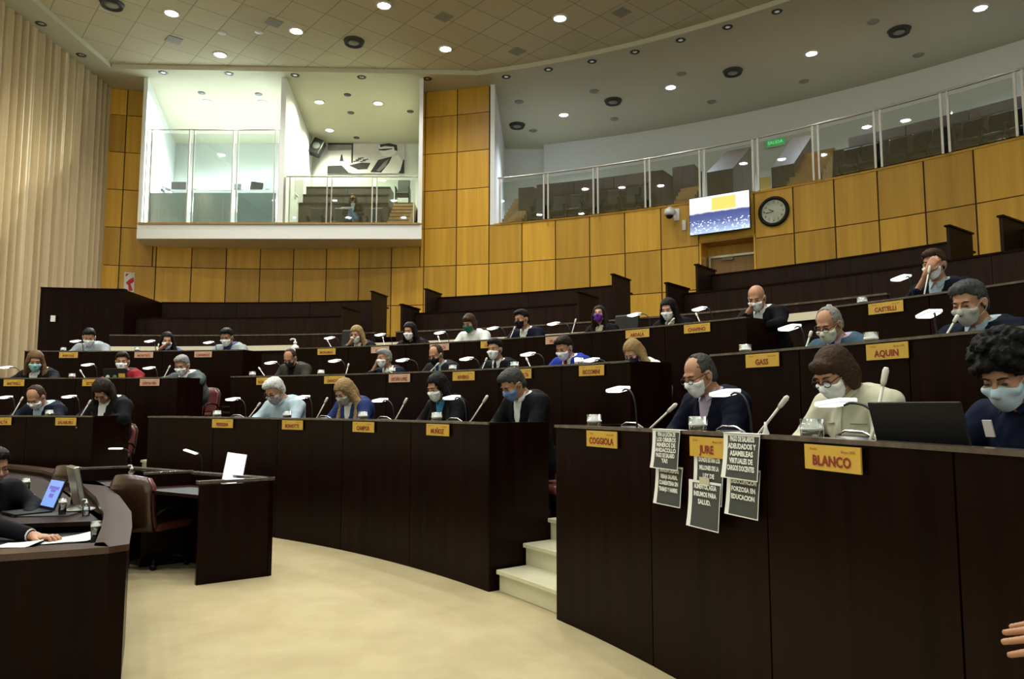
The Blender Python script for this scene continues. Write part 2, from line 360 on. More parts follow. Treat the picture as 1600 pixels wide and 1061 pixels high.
# ------------------------------------------------------------------ curtain wall at left
b = MB(); vs = []; n = 1500; XK = -12.82
for i in range(n+1):
    y = 23.6-i*(12.0/n); ph = y*2*PI/.34; a = .07*(math.sin(ph+1.2*math.sin(y*1.7))+.35*math.sin(ph*2.3+y*3))
    x0 = XK+a; x1 = XK+a*1.25
    vs += [(x1, y, 1.2), (x0, y, ZC)]
b.add(vs, [(2*i, 2*i+1, 2*i+3, 2*i+2) for i in range(n)], True)
cu = tag(b.build('curtain', M['curtain']), 'floor to ceiling beige pleated curtain along the left wall', 'curtain')
cu['kind'] = 'stuff'; del cu['kind']
struct(MB().box((XK-.35, 12, 5.7), (.2, 30, 11.6)).build('wall_left', M['plaster']))
# ------------------------------------------------------------------ public gallery behind the wall
GF = 6.86
struct(MB().arc(RW+.15, 29.2, TP, 3, GF-.35, GF-.02).build('trim_26', M['gallery_wood']))
struct(MB().arc(RW-.02, RW+.16, TP, 3, GF-.02, GF+.03).build('trim_27', M['honey']))
struct(MB().arc(28.75, 28.95, 73, 3, GF-.3, ZC).build('wall_right', M['wall_white']))
e0, e1 = pol(RW, TP), Vector((-.30, 28.0, 0)); ctr = (e0+e1)/2; L_ = (e1-e0).length
struct(MB().box((ctr.x-.06, ctr.y, (GF+ZC)/2), (.14, L_, ZC-GF), rz=math.atan2(e1.y-e0.y, e1.x-e0.x)-PI/2).build('trim_28', M['box_white']))
struct(MB().box((1.2, 28.05, (GF+ZC)/2), (4.4, .12, ZC-GF), rz=.02).build('trim_29', M['wall_white']))
# rail with twin posts and glass panes
rail_posts_px = [853, 930.5, 1011.5, 1097, 1180.8, 1276, 1374, 1481, 1600]
RR, ZR = 23.0653, 8.285
pts = [ang(on_r(x, 270, RR)) for x in rail_posts_px]
pts = [ang(on_r(778, 275, RR))-.02]+pts+[pts[-1]-4.4*i_ for i_ in range(1, 5)]
rt = thing('gallery_railing', 'glass and steel railing along the front of the public gallery', 'railing', pol(RR, 55, GF)); inv = Matrix.Translation(rt.location).inverted()
def put(o, inv=inv): o.matrix_parent_inverse = inv; return o
hp = [pol(RR, pts[0]+(pts[-1]-pts[0])*i_/90, ZR) for i_ in range(91)]
put(MB().tube(hp, .028, 8).build('handrail', M['rail'], rt))
for q, t_ in enumerate(pts):
    for s_ in ((-.17, .17) if q else (-.12,)):
        put(MB().box(pol(RR, t_+s_, (GF+ZR)/2), (.035, .05, ZR-GF-.03), R(t_)).build('post', M['rail'], rt))
for q in range(len(pts)-1):
    a, c = pol(RR+.05, pts[q]-.16), pol(RR+.05, pts[q+1]+.16)
    mid = (a+c)/2; put(MB().box((mid.x, mid.y, (GF+ZR)/2-.03), ((c-a).length, .012, ZR-GF-.16), math.atan2((c-a).y, (c-a).x)).build('glass_pane', M['glass'], rt))
# stepped brown panels behind the gallery chairs
def stand(label, segs, ends):
    t = thing('gallery_stand', label, 'seating stand', pol(segs[0][0], segs[0][1], GF)); iv = Matrix.Translation(t.location).inverted()
    for r0, a, c, z in segs:
        k_ = max(1, round(abs(a-c)*r0*PI/180/1.5)); m = MB()
        for j in range(k_): m.arc(r0, r0+.9, a+(c-a)*j/k_-.02, a+(c-a)*(j+1)/k_+.02, GF-.02, z, n=2)
        put(m.build('front_panel', M['gallery_wood'], t), iv)
    for pf in ends: put(pf.build('stair_wall', M['gallery_wood'], t), iv)
    return t
def tz(x, y, r): q = on_r(x, y, r); return ang(q), q.z
a0, z1_ = tz(857, 304, 25.2); a1, _ = tz(1040, 285, 25.2); b0, z2_ = tz(838, 289, 26.3); b1, _ = tz(1022, 270, 26.3)
def stairwall(px, pz, r0, r1, zlo, zhi, wdt):
    m = MB(); ta = px
    m.prism([pol(r0, ta, GF-.02), pol(r1, ta, GF-.02), pol(r1, ta, zhi), pol(r0, ta, zlo)], pol(1, ta-90)*0+Vector((math.sin(R(ta)), -math.cos(R(ta)), 0))*wdt); return m
sw = []
aa, zz = tz(822, 330, 24.0)
sw.append(stairwall(ang(on_r(810, 300, 24.4)), 0, 24.4, 25.6, tz(810, 294, 24.4)[1], tz(832, 300, 25.5)[1], .5))
e_, ze = tz(1035, 290, 24.4)
sw.append(stairwall(ang(on_r(1018, 290, 24.3)), 0, 24.3, 25.4, tz(1018, 268, 24.3)[1], tz(1048, 276, 25.4)[1], .35))
stand('dark stepped seating stand between the wood pillar and the television', [(25.2, a0, a1, z1_), (26.3, b0, b1, z2_)], sw)
a2, z3_ = tz(1050, 262, 25.8); a3, _ = tz(1085, 258, 25.8)
w1 = stairwall(ang(on_r(1104, 262, 24.2)), 0, 24.2, 26.4, tz(1102, 270, 24.2)[1], tz(1147, 234, 26.4)[1], .75)
stand('dark seating stand with a pointed stair wall above the television', [(25.8, a2, a3, z3_)], [w1])
w2 = stairwall(ang(on_r(1205, 262, 24.2)), 0, 24.2, 26.4, tz(1205, 262, 24.2)[1], tz(1250, 214, 26.4)[1], .6)
c0, z4_ = tz(1320, 232, 25.2); d0, z5_ = tz(1325, 216, 26.3)
stand('dark stepped seating stand right of the green exit sign', [(25.2, tz(1272, 250, 25.2)[0], 20, z4_), (26.3, d0, 18, z5_)], [w2])
def gallery_stair(label, x0, x1, y0, r0, n_, mat='stair_wood'):
    ta, tb = ang(on_r(x0, y0, r0)), ang(on_r(x1, y0, r0))
    t = thing('gallery_stair', label, 'stairs', pol(r0, ta, GF)); iv = Matrix.Translation(t.location).inverted()
    for k_ in range(n_): put(MB().arc(r0+.22*k_, r0+.22*n_, ta, tb, GF-.02 if k_ == 0 else GF+.17*k_, GF+.17*(k_+1)).build('step', M[mat], t), iv)
gallery_stair('light wooden gallery steps beside the wood pillar', 781, 812, 330, 23.6, 8)
gallery_stair('light wooden gallery steps above the wall clock', 1226, 1276, 290, 23.6, 9)
gallery_stair('light wooden gallery steps just left above the television', 1049, 1078, 300, 23.6, 5)
struct(MB().arc(28.68, 28.72, ang(on_r(1186, 260, 28.7)), ang(on_r(1203, 260, 28.7)), GF, GF+2.1).build('lit_opening', M['yellow']))  # yellowish lit opening: its glow is put into the panel's colour
# exit sign
ep = on_r(1212, 223, 28.6); ta = R(ang(ep))
t = thing('exit_sign', 'small lit green exit sign on the rear gallery wall', 'sign', ep, ta-PI/2)
MB().box((0, 0, 0), (.62, .06, .26)).build('sign_case', M['white_plastic'], t)
M['green'] = emis('green_sign_face', (.01, .40, .07), .45); M['green_w'] = emis('sign_letters', (.3, .8, .4), .5)
MB().box((0, -.04, 0), (.58, .02, .22)).build('sign_face', M['green'], t)
text_mesh('SALIDA', .15, Matrix.Translation((0, -.055, 0)) @ Matrix.Rotation(PI/2, 4, 'X'), M['green_w'], 'lettering', t, bold=.004)
# gallery chairs
def aud_chair(name, label):
    t = thing(name, label, 'chair')
    MB().box((0, .05, .44), (.50, .46, .09)).build('seat', M['black_leather'], t, bevel=.03)
    MB().box((0, .30, .78), (.50, .09, .56), M=Matrix.Rotation(R(-9), 4, 'X')).build('backrest', M['black_leather'], t, bevel=.035)
    for s in (-1, 1):
        MB().box((.275*s, .10, .33), (.04, .40, .66)).build('side_frame', M['black'], t, bevel=.01)
        MB().box((.275*s, .02, .67), (.06, .36, .04)).build('armrest', M['black'], t, bevel=.01)
    return t
ch0 = aud_chair('auditorium_chair', 'black padded gallery chair')
cpx = [(842, 'leftmost'), (870, 'second from left'), (897, 'third from left'), (925, 'fourth from left'), (955, 'fifth from left'), (985, 'sixth from left'), (1007, 'rightmost')]
first = True
def gal_chair(x, y, lb, grp):
    global first
    q = on_r(x, y, 24.0); ta = R(ang(q)); loc = Vector((q.x, q.y, GF))
    if first: first = False; ch0.location = loc; ch0.rotation_euler = (0, 0, ta-PI/2); ch0['label'] = lb; ch0['group'] = grp; ch0.scale = (.86, 1, 1)
    else: dup(ch0, loc, ta-PI/2, lb, grp, (.86, 1, 1))
for x, wd in cpx: gal_chair(x, 320, 'black padded gallery chair behind the railing left of the television, ' + wd, 'gallery chairs left of the television')
for x, wd in ((1327, 'leftmost'), (1357, 'second from left'), (1400, 'third from left'), (1437, 'fourth from left'), (1470, 'fifth from left'), (1517, 'sixth from left'), (1559, 'second from right'), (1595, 'rightmost')):
    gal_chair(x, 270, 'black padded gallery chair above the clock side of the wall, ' + wd, 'gallery chairs right of the clock')
# ------------------------------------------------------------------ white projecting balcony box
BY, BX0, BXM, BX1, BZ0, BZF, BB = 21.71, -11.36, -7.02, -2.74, 6.30, 6.78, 27.4
SK_ = -.74                                                          # the side walls lean over in plan
def bwall(nme, x, mat='box_white', th_=.12, y0=BY, y1=BB): return struct(MB().prism([(x+SK_*(y0-BY)/(BB-BY), y0, BZF), (x+th_+SK_*(y0-BY)/(BB-BY), y0, BZF), (x+th_+SK_*(y1-BY)/(BB-BY), y1, BZF), (x+SK_*(y1-BY)/(BB-BY), y1, BZF)], (0, 0, ZC-BZF-.005)).build(nme, M[mat]))
struct(MB().prism([(BX0, BY, BZ0), (BX1, BY, BZ0), (BX1+SK_, BB, BZ0), (-13.12, BB, BZ0), (BX0-.35, BY+1.1, BZ0)], (0, 0, BZF-BZ0-.04)).build('trim_30', M['box_white']))
struct(MB().box(((BX0+BX1)/2, BY+.10, BZF-.01), (BX1-BX0-.1, .28, .05)).build('trim_31', M['stair_wood']))

struct(MB().prism([(BX0, BY, BZF), (BX0+.12, BY, BZF), (-13.0, BB, BZF), (-13.12, BB, BZF)], (0, 0, ZC-BZF-.005)).build('wall_control_room', M['box_white']))
bwall('wall_press_room', BX1-.12); bwall('wall_divider', BXM-.10, th_=.16)
struct(MB().box(((-13.12+BX1+SK_)/2, BB+.05, (BZF+ZC)/2), (BX1+SK_+13.12, .1, ZC-BZF)).build('wall_rooms', M['wall_white']))
def flat_rail(label, x0, x1, ztop, posts, frost):
    t = thing('balcony_railing', label, 'railing', ((x0+x1)/2, BY+.12, BZF)); iv = Matrix.Translation(t.location).inverted()
    put(MB().tube([(x0, BY+.12, ztop), (x1, BY+.12, ztop)], .025, 8).build('handrail', M['rail'], t), iv)
    for x in posts:
        for s in (-.07, .07):
            if x0-.05 < x+s < x1+.05: put(MB().box((x+s, BY+.12, (BZF+ztop)/2), (.03, .05, ztop-BZF-.04)).build('post', M['rail'], t), iv)
    xs = [x0]+[x for x in posts if x0+.2 < x < x1-.2]+[x1]
    for a, c in zip(xs, xs[1:]):
        put(MB().box(((a+c)/2, BY+.16, (BZF+ztop)/2-.03), (c-a-.16, .012, ztop-BZF-.14)).build('glass_pane', M['glass'], t), iv)
        if frost: put(MB().box(((a+c)/2, BY+.172, BZF+.50), (c-a-.20, .006, .98)).build('grey_film', M['film'], t), iv)
flat_rail('tall glass railing with grey lower film before the control room', BX0+.14, BXM-.12, 9.74, [BX0+.2, at_y(296, 250, BY).x, at_y(365, 250, BY).x, BXM-.2], True)
flat_rail('low glass railing before the room with the mural', BXM+.1, BX1-.14, 8.27, [BXM+.14, at_y(513, 300, BY).x, at_y(584, 300, BY).x, BX1-.2], False)
# press room stand, steps, chairs
t = thing('press_stand', 'brown stepped seating stand behind the seated woman on the balcony', 'seating stand', (-5.6, 24.6, BZF)); iv = Matrix.Translation(t.location).inverted()
for (xa, xb, yt, Y) in ((456, 607, 317, 24.5), (467, 607, 304, 25.3), (477, 610, 292, 26.1)):
    A_, B_ = at_y(xa, yt, Y), at_y(xb, yt, Y); m = MB(); nseg = 4
    for j in range(nseg): m.box((A_.x+(B_.x-A_.x)*(j+.5)/nseg, Y+.4, (BZF+A_.z)/2), ((B_.x-A_.x)/nseg-.008, .8, A_.z-BZF))
    put(m.build('front_panel', M['gallery_wood'], t), iv); put(MB().box(((A_.x+B_.x)/2, Y-.015, A_.z-.02), (B_.x-A_.x, .03, .05)).build('tier_edge', M['black'], t), iv)
t = thing('balcony_steps', 'light wooden steps at the right of the mural room', 'stairs', (-3.5, 23.6, BZF)); iv = Matrix.Translation(t.location).inverted()
xa, xb = at_y(606, 340, 23.5).x, BX1-.13-.50
ztop = at_y(628, 323, 25.2).z; NS = 8; rs = (ztop-BZF)/NS
for k_ in range(NS): put(MB().box(((xa+xb)/2, 22.9+.25*k_+(BB-.1-22.9-.25*k_)/2, BZF+rs*(k_+.5)), (xb-xa, BB-.1-22.9-.25*k_, rs-.004)).build('step', M['stair_wood'], t), iv), put(MB().box(((xa+xb)/2, 22.9+.25*k_-.008, BZF+rs*(k_+1)-.02), (xb-xa, .014, .028)).build('nosing', M['gallery_wood'], t), iv)
dup(ch0, (at_y(629, 300, 25.2).x, 25.2, ztop), 0, 'black padded chair at the top of the balcony steps', 'balcony chairs')
for x, wd in ((491, 'black padded balcony chair beside the cream side wall'), (528, 'black padded balcony chair left of the seated woman'), (551, 'black padded balcony chair under the seated woman'), (584, 'black padded balcony chair right of the seated woman')):
    dup(ch0, (at_y(x, 330, 23.4).x, 23.5, BZF), 0, wd, 'balcony chairs')
# mural: generic black and white print of a man reading at a desk
mx0, mx1, mz0, mz1 = at_y(512, 250, 27.33).x, at_y(632, 250, 27.33).x, at_y(570, 271, 27.33).z, at_y(570, 224, 27.33).z
t = thing('wall_mural', 'black and white photo mural of a man reading at a desk', 'mural', ((mx0+mx1)/2, 27.33, (mz0+mz1)/2)); W_, Hh = mx1-mx0, mz1-mz0
M['m0'] = plain('mural_light_grey', (.62, .58, .58), .8, noise=.12, scale=3); M['m1'] = plain('mural_mid_grey', (.22, .20, .20), .8, noise=.35, scale=5)
M['m2'] = plain('mural_black', (.02, .02, .02), .8); M['m3'] = plain('mural_white', (.82, .80, .78), .8, noise=.05)
MB().box((0, 0, 0), (W_, .03, Hh)).build('print', M['m0'], t)
def poly(pts_, mat, k_): MB().prism([((x-.5)*W_, -.016-.004*k_, (.5-y)*Hh) for x, y in pts_], (0, -.003, 0)).build('printed_shape', M[mat], t)
poly([(0, 0), (.32, 0), (.32, .22), (.0, .25)], 'm1', 0); poly([(0, 0), (.31, 0), (.31, .05), (0, .05)], 'm2', 1); poly([(.31, 0), (.33, 0), (.33, .66), (.31, .66)], 'm2', 1)
poly([(0, .28), (.3, .26), (.3, .62), (.08, .66), (0, .7)], 'm3', 0); poly([(.16, .58), (.175, .38), (.19, .38), (.205, .58), (.23, .6), (.14, .6)], 'm2', 1)
poly([(0, .76), (.18, .74), (.35, .95), (.3, 1), (0, 1)], 'm2', 0); poly([(.14, .62), (.22, .66), (.42, .95), (.36, 1), (.28, .98)], 'm3', 2)
poly([(.28, .74), (.45, .64), (.56, .66), (.52, .86), (.4, .88)], 'm2', 1)
for q in range(5): poly([(.33+.03*q, .60-.05*(q % 3)), (.41+.03*q, .57-.05*(q % 3)), (.41+.03*q, .60-.05*(q % 3)), (.34+.03*q, .63-.05*(q % 3))], 'm2', 2)
poly([(.66, .08), (.78, .03), (.90, .12), (.88, .36), (.80, .46), (.72, .42), (.68, .28)], 'm3', 1); poly([(.68, .04), (.8, .0), (.9, .06), (.91, .26), (.87, .24), (.86, .12), (.74, .1), (.68, .14)], 'm2', 2)
poly([(.66, .20), (.84, .17), (.84, .2), (.74, .25), (.67, .24)], 'm2', 2)
poly([(.80, .44), (.92, .40), (.98, .62), (.97, 1), (.62, 1), (.74, .8)], 'm3', 1); poly([(.56, .96), (.66, .56), (.84, .44), (.80, .66), (.70, .98)], 'm2', 2); poly([(.64, .92), (.74, .62), (.80, .52), (.76, .76), (.68, .94)], 'm1', 3)
poly([(.95, .9), (.985, .55), (1, .55), (1, 1), (.92, 1)], 'm2', 3)
MB().box((-3.3, 27.25, at_y(645, 246, 27.2).z), (.36, .14, .95)).build('wall_cabinet', M['wall_white'])
tag(bpy.data.objects['wall_cabinet'], 'narrow cream cabinet on the wall right of the mural', 'cabinet')
# framed print on side wall of press room
o = MB().box((BXM+.075+SK_*.50, 24.5, 9.2), (.02, 1.7, 2.1), rz=-math.atan2(SK_, BB-BY)).build('wall_print', M['m0']); tag(o, 'pale grey print on the side wall left of the loudspeaker', 'print')
sp = at_y(495.5, 231, 26.6); t = thing('loudspeaker', 'black tilted loudspeaker mounted high left of the mural', 'speaker', sp)
MB().box((0, 0, 0), (.42, .34, .62), M=Matrix.Rotation(R(22), 4, 'Y') @ Matrix.Rotation(R(-12), 4, 'X')).build('speaker_cabinet', M['black'], t, bevel=.03)
MB().tube([(0, .1, 0), (-.1, .72, .1)], .025).build('wall_bracket', M['black'], t)
MB().lathe([(.001, 0), (.12, .0), (.14, .012)], M=Matrix.Rotation(R(22), 4, 'Y') @ Matrix.Rotation(R(78), 4, 'X') @ Matrix.Translation((0, 0, .172))).build('driver', M['ink_grey'], t)
# control room furniture seen over the film
def mini(name, label, cat, x, y, Y, parts):
    q = at_y(x, y, Y); t = thing(name, label, cat, q)
    for nme, c, dd, mt in parts: MB().box(c, dd).build(nme, M[mt], t, bevel=.012)
dz = at_y(300, 297.5, 23.5).z; CF = dz-.957
struct(MB().box((-9.45, (22.6+BB-.1)/2, (BZF+CF)/2), (3.5, BB-.1-22.6, CF-BZF)).build('trim_33', M['box_white']))
b = thing('control_desk', 'white control room worktop behind the grey film', 'desk', (-9.2, 23.6, CF))
MB().box((.0, .15, .93), (4.0, .7, .05)).build('worktop', M['box_white'], b)
for x in (-1.95, 1.95): MB().box((x, .15, .45), (.05, .6, .9)).build('side_panel', M['box_white'], b)
def ctl(name, label, x, w_, h_, mat, extra=None, tilt=0):
    q = at_y(x, 300, 23.65); t = thing(name, label, name.replace('_', ' '), (q.x, 23.65, dz))
    MB().box((0, 0, h_/2+.03), (w_, .05, h_), M=Matrix.Rotation(R(tilt), 4, 'Y')).build('screen' if 'monitor' in name else 'body', M[mat], t, bevel=.01)
    MB().box((0, .03, .04), (w_*.4, .16, .08)).build('foot', M['black'], t)
ctl('monitor', 'black monitor at the left of the control room desk', 279, .48, .30, 'black'); ctl('monitor', 'black tilted monitor at the right of the control room desk', 401, .42, .30, 'black', tilt=8)
ctl('small_monitor', 'small dark monitor behind the middle post in the control room', 371, .24, .24, 'ink_grey'); ctl('audio_rack', 'grey speckled equipment rack at far right of control room', 418, .28, .36, 'frost')
ctl('telephone', 'small pale telephone on the control room desk', 305, .20, .13, 'white_plastic'); ctl('control_box', 'small grey box at far left of control room desk', 254, .14, .10, 'frost')
t = thing('office_printer', 'white office machine with open tray at left in control room', 'printer', (at_y(263, 290, 24.3).x, 24.3, CF))
MB().box((0, 0, .55), (.42, .5, 1.1)).build('body', M['box_white'], t, bevel=.03); MB().box((0, .1, 1.24), (.42, .4, .04), M=Matrix.Rotation(R(20), 4, 'Y')).build('lid', M['ink_grey'], t)
# ------------------------------------------------------------------ ceiling fittings
ringp = [((668, 123), 'small dark recessed spot in the ceiling just left of the wood pillar top'), ((791, 120), 'small dark recessed spot just right of the wood pillar top'),
         ((857, 108.5), 'second small dark recessed spot right of the wood pillar'), ((925, 96), 'third small dark recessed spot right of the wood pillar'), ((992, 81.2), 'fourth small dark recessed spot right of the wood pillar'),
         ((1063.5, 62.7), 'fifth small dark recessed spot right of the wood pillar'), ((1137, 42.4), 'sixth small dark recessed spot right of the wood pillar'), ((1214, 18.1), 'rightmost small dark recessed spot of the ceiling curve'),
         ((255, 113.5), 'faint small recessed spot above the left room of the balcony'), ((358, 115), 'faint small recessed spot above the middle of the control room'), ((461, 117.5), 'small recessed spot above the divider of the balcony'), ((565, 120.5), 'small dark recessed spot above the mural room'),
         ((127, 86), 'small dark recessed spot above the curtain near the ceiling corner'), ((64, 37), 'small dark recessed spot above the curtain at top left')]
def recessed(p, label):
    t = thing('recessed_spot', label, 'ceiling spot', p, 0, 'small unlit recessed spots')
    MB().lathe([(.075, -.004), (.13, -.012), (.14, 0)], n=20).build('ring', M['ink_grey'], t)
    MB().lathe([(.001, -.006), (.05, -.007), (.075, -.004)], n=16).build('reflector', M['steel'], t)
for (x, y), lb in ringp: recessed(at_z(x, y, ZC), lb)
def vent(p, label, r=.28):
    t = thing('ceiling_vent', label, 'vent', p, 0, 'round ceiling air vents')
    MB().lathe([(r*.72, -.05), (r*.9, -.10), (r, -.02), (r*1.05, 0)], n=28).build('outer_cone', M['ink_grey'], t)
    MB().lathe([(.001, -.09), (r*.4, -.085), (r*.62, -.05)], n=24).build('inner_cone', M['grille'], t)
for (x, y), lb, z in (((175, 5), 'dark round air vent cut by the top edge above the curtain', ZT), ((553, 64), 'dark round air vent in the tiled ceiling above the mural room', ZT), ((958, 157), 'dark round air vent in the gallery ceiling above the long railing', ZC),
                      ((1145, 111), 'dark round air vent in the gallery ceiling left of centre lamp', ZC), ((1405, 47), 'dark round air vent, rightmost in the gallery ceiling', ZC), ((808, 195), 'dark round air vent in the gallery ceiling nearest the wood pillar', ZC)):
    vent(at_z(x, y, z), lb)
def disc(p, label, r=.15, mat='grille', cat='ceiling speaker', nme='ceiling_speaker'):
    o = MB().lathe([(.001, -.02), (r*.9, -.02), (r, 0)], n=24).build(nme, M[mat]); o.location = p; tag(o, label, cat)
    return o
for (x, y), lb in (((811, 159), 'flat grey ceiling disc nearest the wood pillar'), ((833, 204), 'small flat grey ceiling disc low right of the pillar vent'), ((928, 142), 'flat grey ceiling disc above the gallery vent'), ((960, 186), 'flat grey ceiling disc below the gallery vent'),
                   ((1065, 115), 'flat grey ceiling disc close above the gallery lamp over the television'), ((1112, 159), 'flat grey ceiling disc low above the television'), ((1256, 127), 'flat grey ceiling disc below the gallery lamp near the exit sign'),
                   ((1364, 34), 'flat grey ceiling disc left of the rightmost gallery vent'), ((1435, 86), 'flat grey ceiling disc at the right above the railing')): disc(at_z(x, y, ZC), lb)
for (x, y), lb in (((347, 51), 'white smoke detector in the tiles above the control room'), ((405, 50), 'flat round white detector in the tiles left of the middle lamp')): disc(at_z(x, y, ZT), lb, .13, 'white_plastic', 'smoke detector', 'smoke_detector')
for (x, y), lb in (((693, 26), 'grey square grille in tiles right of the top lamp'), ((808, 80), 'grey square grille in tiles left of the rightmost hall lamp'), ((971, 19), 'grey square grille in tiles at the top right of the tiled ceiling'), ((272, 62), 'grey square grille in tiles left of the control room lamp'), ((428, 35), 'grey square grille in tiles beside the middle hall lamp')):
    o = MB().box((0, 0, -.008), (.38, .38, .016), R(40.5)).build('ceiling_grille', M['grille']); o.location = at_z(x, y, ZT); tag(o, lb, 'ceiling grille')
for (x, y), lb in (((315, 145), 'dark oval spot fitting at left in the control room ceiling'), ((404, 147), 'dark oval spot fitting at right in the control room ceiling'), ((543, 148), 'dark oval fitting between the front lamps of the mural room'), ((641, 174), 'dark oval fitting beside the right wall of mural room'), ((548, 176), 'tiny dark fitting in the middle of the mural room ceiling'), ((557, 215), 'tiny dark fitting above the mural')):
    disc(at_z(x, y, ZC), lb, .12, 'ink_grey', 'ceiling fitting', 'ceiling_fitting')
# ------------------------------------------------------------------ curved desks
DEP = .53
def desk(label, r, seams, z0, zf, zt, left_side=True, right_side=True, base_right=None):
    """seams: angles from left (large) to right (small); z0 bottom of the front, zf seat platform, zt top of the front"""
    mid = (seams[0]+seams[-1])/2; t = thing('curved_desk', label, 'desk', pol(r, mid, zf)); iv = Matrix.Translation(t.location).inverted()
    for a, c in zip(seams, seams[1:]):
        g = .004/r*180/PI; put(MB().arc(r, r+.03, a-g, c+g, z0, zt-.018, n=max(2, int((a-c)/1.1))).build('front_panel', M['dark'], t), iv)
    A_, B_ = seams[0], seams[-1]
    put(MB().arc(r+.032, r+.05, A_, B_, z0+.01, zt-.018).build('backing', M['black'], t), iv)
    put(MB().arc(r-.012, r+.065, A_+.03, B_-.03, zt-.016, zt).build('edge_cap', M['edge'], t), iv)
    put(MB().arc(r+.055, r+DEP, A_-.1, B_+.1, zt-.155, zt-.125).build('worktop', M['dark'], t), iv)
    for ok, a, s in ((left_side, A_, -1), (right_side, B_, 1)):
        if ok: put(MB().arc(r+.001, r+DEP, a+(.03 if s < 0 else .30), a-(.30 if s < 0 else .03), z0, zt-.002, n=1).build('side_panel', M['dark'], t), iv)
    return t
def AX(r, *xs): return [ang(on_r(x, 600, r)) for x in xs]
def cont(first, step, last):
    out = [first]
    while out[-1]-step > last+.3*step: out.append(out[-1]-step)
    return out+[last]
sA = math.degrees(.1117); sB = math.degrees(.0831); sC = math.degrees(.0859)
dA1 = [36.2, 42.93, 49.33, 55.73, 62.13, 68.5][::-1]
desk('long curved dark desk in the front row, middle block with four yellow nameplates', RA, dA1, 0, FA, ZA)
xr = AX(RA, 1014, 1193, 1483.5); stp = (xr[0]-xr[2])/2
desk('large curved dark desk front right, with taped sheets of paper', RA, [31.1]+xr+[xr[-1]-6.2, xr[-1]-12.4, -6], 0, FA, ZA, right_side=False)
xl = AX(RA, 45)[0]
desk('front row curved dark desk at the far left edge of the photo', RA, [95, 95-6.2, xl+sA, xl, 73.8], 0, FA, ZA, left_side=False)
desk('second row curved dark desk in the middle block', RB, [70.35, 65.85]+[math.degrees(1.0662)-sB*k_ for k_ in range(5)]+[37.36], FA, FB, ZB)
xb = AX(RB, 1250.5, 1422.6); stb = xb[0]-xb[1]
desk('second row curved dark desk at right below the man in light grey mask', RB, [32.5]+xb+[xb[1]-stb, xb[1]-2*stb, xb[1]-3*stb], FA, FB, ZB, right_side=False)
desk('second row curved dark desk at the far left', RB, [97, 92]+AX(RB, 33, 118, 197)+[75.2], FA, FB, ZB, left_side=False)
desk('third row curved dark desk in the middle block, topmost with nameplates', RC, [71.6]+[math.degrees(1.1698)-sC*k_ for k_ in range(6)]+[37.56], FB, FC, ZCC)
xc = AX(RC, 1458.5); desk('third row curved dark desk at right under the man hiding his mouth', RC, [33.05, xc[0], xc[0]-5.4, xc[0]-10.8, xc[0]-16.2], FB, FC, ZCC, right_side=False)
desk('third row curved dark desk at the left in front of the high corner block', RC, [93.95]+AX(RC, 125, 252)+[76.2], FB, FC, ZCC)
# cross aisle parapet with pale ledge
ivP = None
pp = thing('cross_aisle_parapet', 'low dark parapet behind the third row with a pale ledge on it', 'parapet', pol(RP, 60, FC)); ivP = Matrix.Translation(pp.location).inverted()
put(MB().arc(RP, RP+.05, 92.5, 20, FC, ZP-.10, n=70).build('dark_panel', M['dark2'], pp), ivP)
xs_ = AX(RP, 115, 456, 572, 628, 655, 1290)
for a, c in ((xs_[0], xs_[1]), (xs_[2], xs_[3]), (xs_[4], 20)): put(MB().arc(RP-.05, RP+.09, a, c, ZP-.095, ZP, n=30).build('pale_ledge', M['strip'], pp), ivP)
# empty upper rows
def upper(label, r, t0, t1, z0, zt, wings=(True, True), seam=6.0, dz=.09, wl=(.62, .20)):
    t = thing('upper_row_panel', label, 'row panel', pol(r, (t0+t1)/2, z0)); iv = Matrix.Translation(t.location).inverted()
    n_ = max(1, round((t0-t1)/seam))
    for j in range(n_):
        a, c = t0+(t1-t0)*j/n_, t0+(t1-t0)*(j+1)/n_
        put(MB().arc(r, r+.03, a-.012, c+.012, z0-.3, zt-.03, n=max(2, int((a-c)/1.1))).build('front_panel', M['dark2'], t), iv)
    put(MB().arc(r+.031, r+.05, t0, t1, z0-.3, zt-.03).build('backing', M['black'], t), iv)
    put(MB().arc(r-.012, r+.08, t0, t1, zt-.028, zt).build('edge_cap', M['edge'] if r < 16 else M['dark'], t), iv)
    put(MB().arc(r+.06, r+.45, t0, t1, zt-.16, zt-.13).build('worktop', M['dark2'], t), iv)
    for ok, a, s in ((wings[0], t0, 1), (wings[1], t1, -1)):
        if ok:
            put(MB().arc(r-wl[0], r+wl[1], a+.17*s, a+.02*s, z0-.3, zt+dz, n=1).build('end_wing', M['dark2'], t), iv)
            put(MB().arc(r-wl[0]-.02, r+wl[1]+.02, a+.24*s, a-.05*s, zt+dz, zt+dz+.025, n=1).build('wing_cap', M['dark'], t), iv)
    return t
upper('long low dark row panel just behind the pale ledge in the middle', RX, AX(RX, 617)[0], AX(RX, 1090)[0], FX, ZX, (False, False))
upper('low dark row panel behind the pale ledge at the left', RX, 95, AX(RX, 585)[0], FX, ZX, (False, False))
upper('low dark row panel below the bearded man side at right', RX, AX(RX, 1091)[0], AX(RX, 1393)[0], FX, ZX, (False, False))
upper('empty upper row panel at left behind the three people in grey and black', RD, 95, AX(RD, 551)[0], FD, ZD, (False, True))
upper('empty upper row panel behind the woman with green mask', RD, AX(RD, 648)[0], AX(RD, 926)[0], FD, ZD)
upper('empty upper row panel behind the bald man', RD, AX(RD, 1072)[0], 24, FD, ZD, (True, False))
upper('topmost empty row panel at left against the wood wall', RE, 94.4, AX(RE, 594)[0], FE, ZE, (False, True))
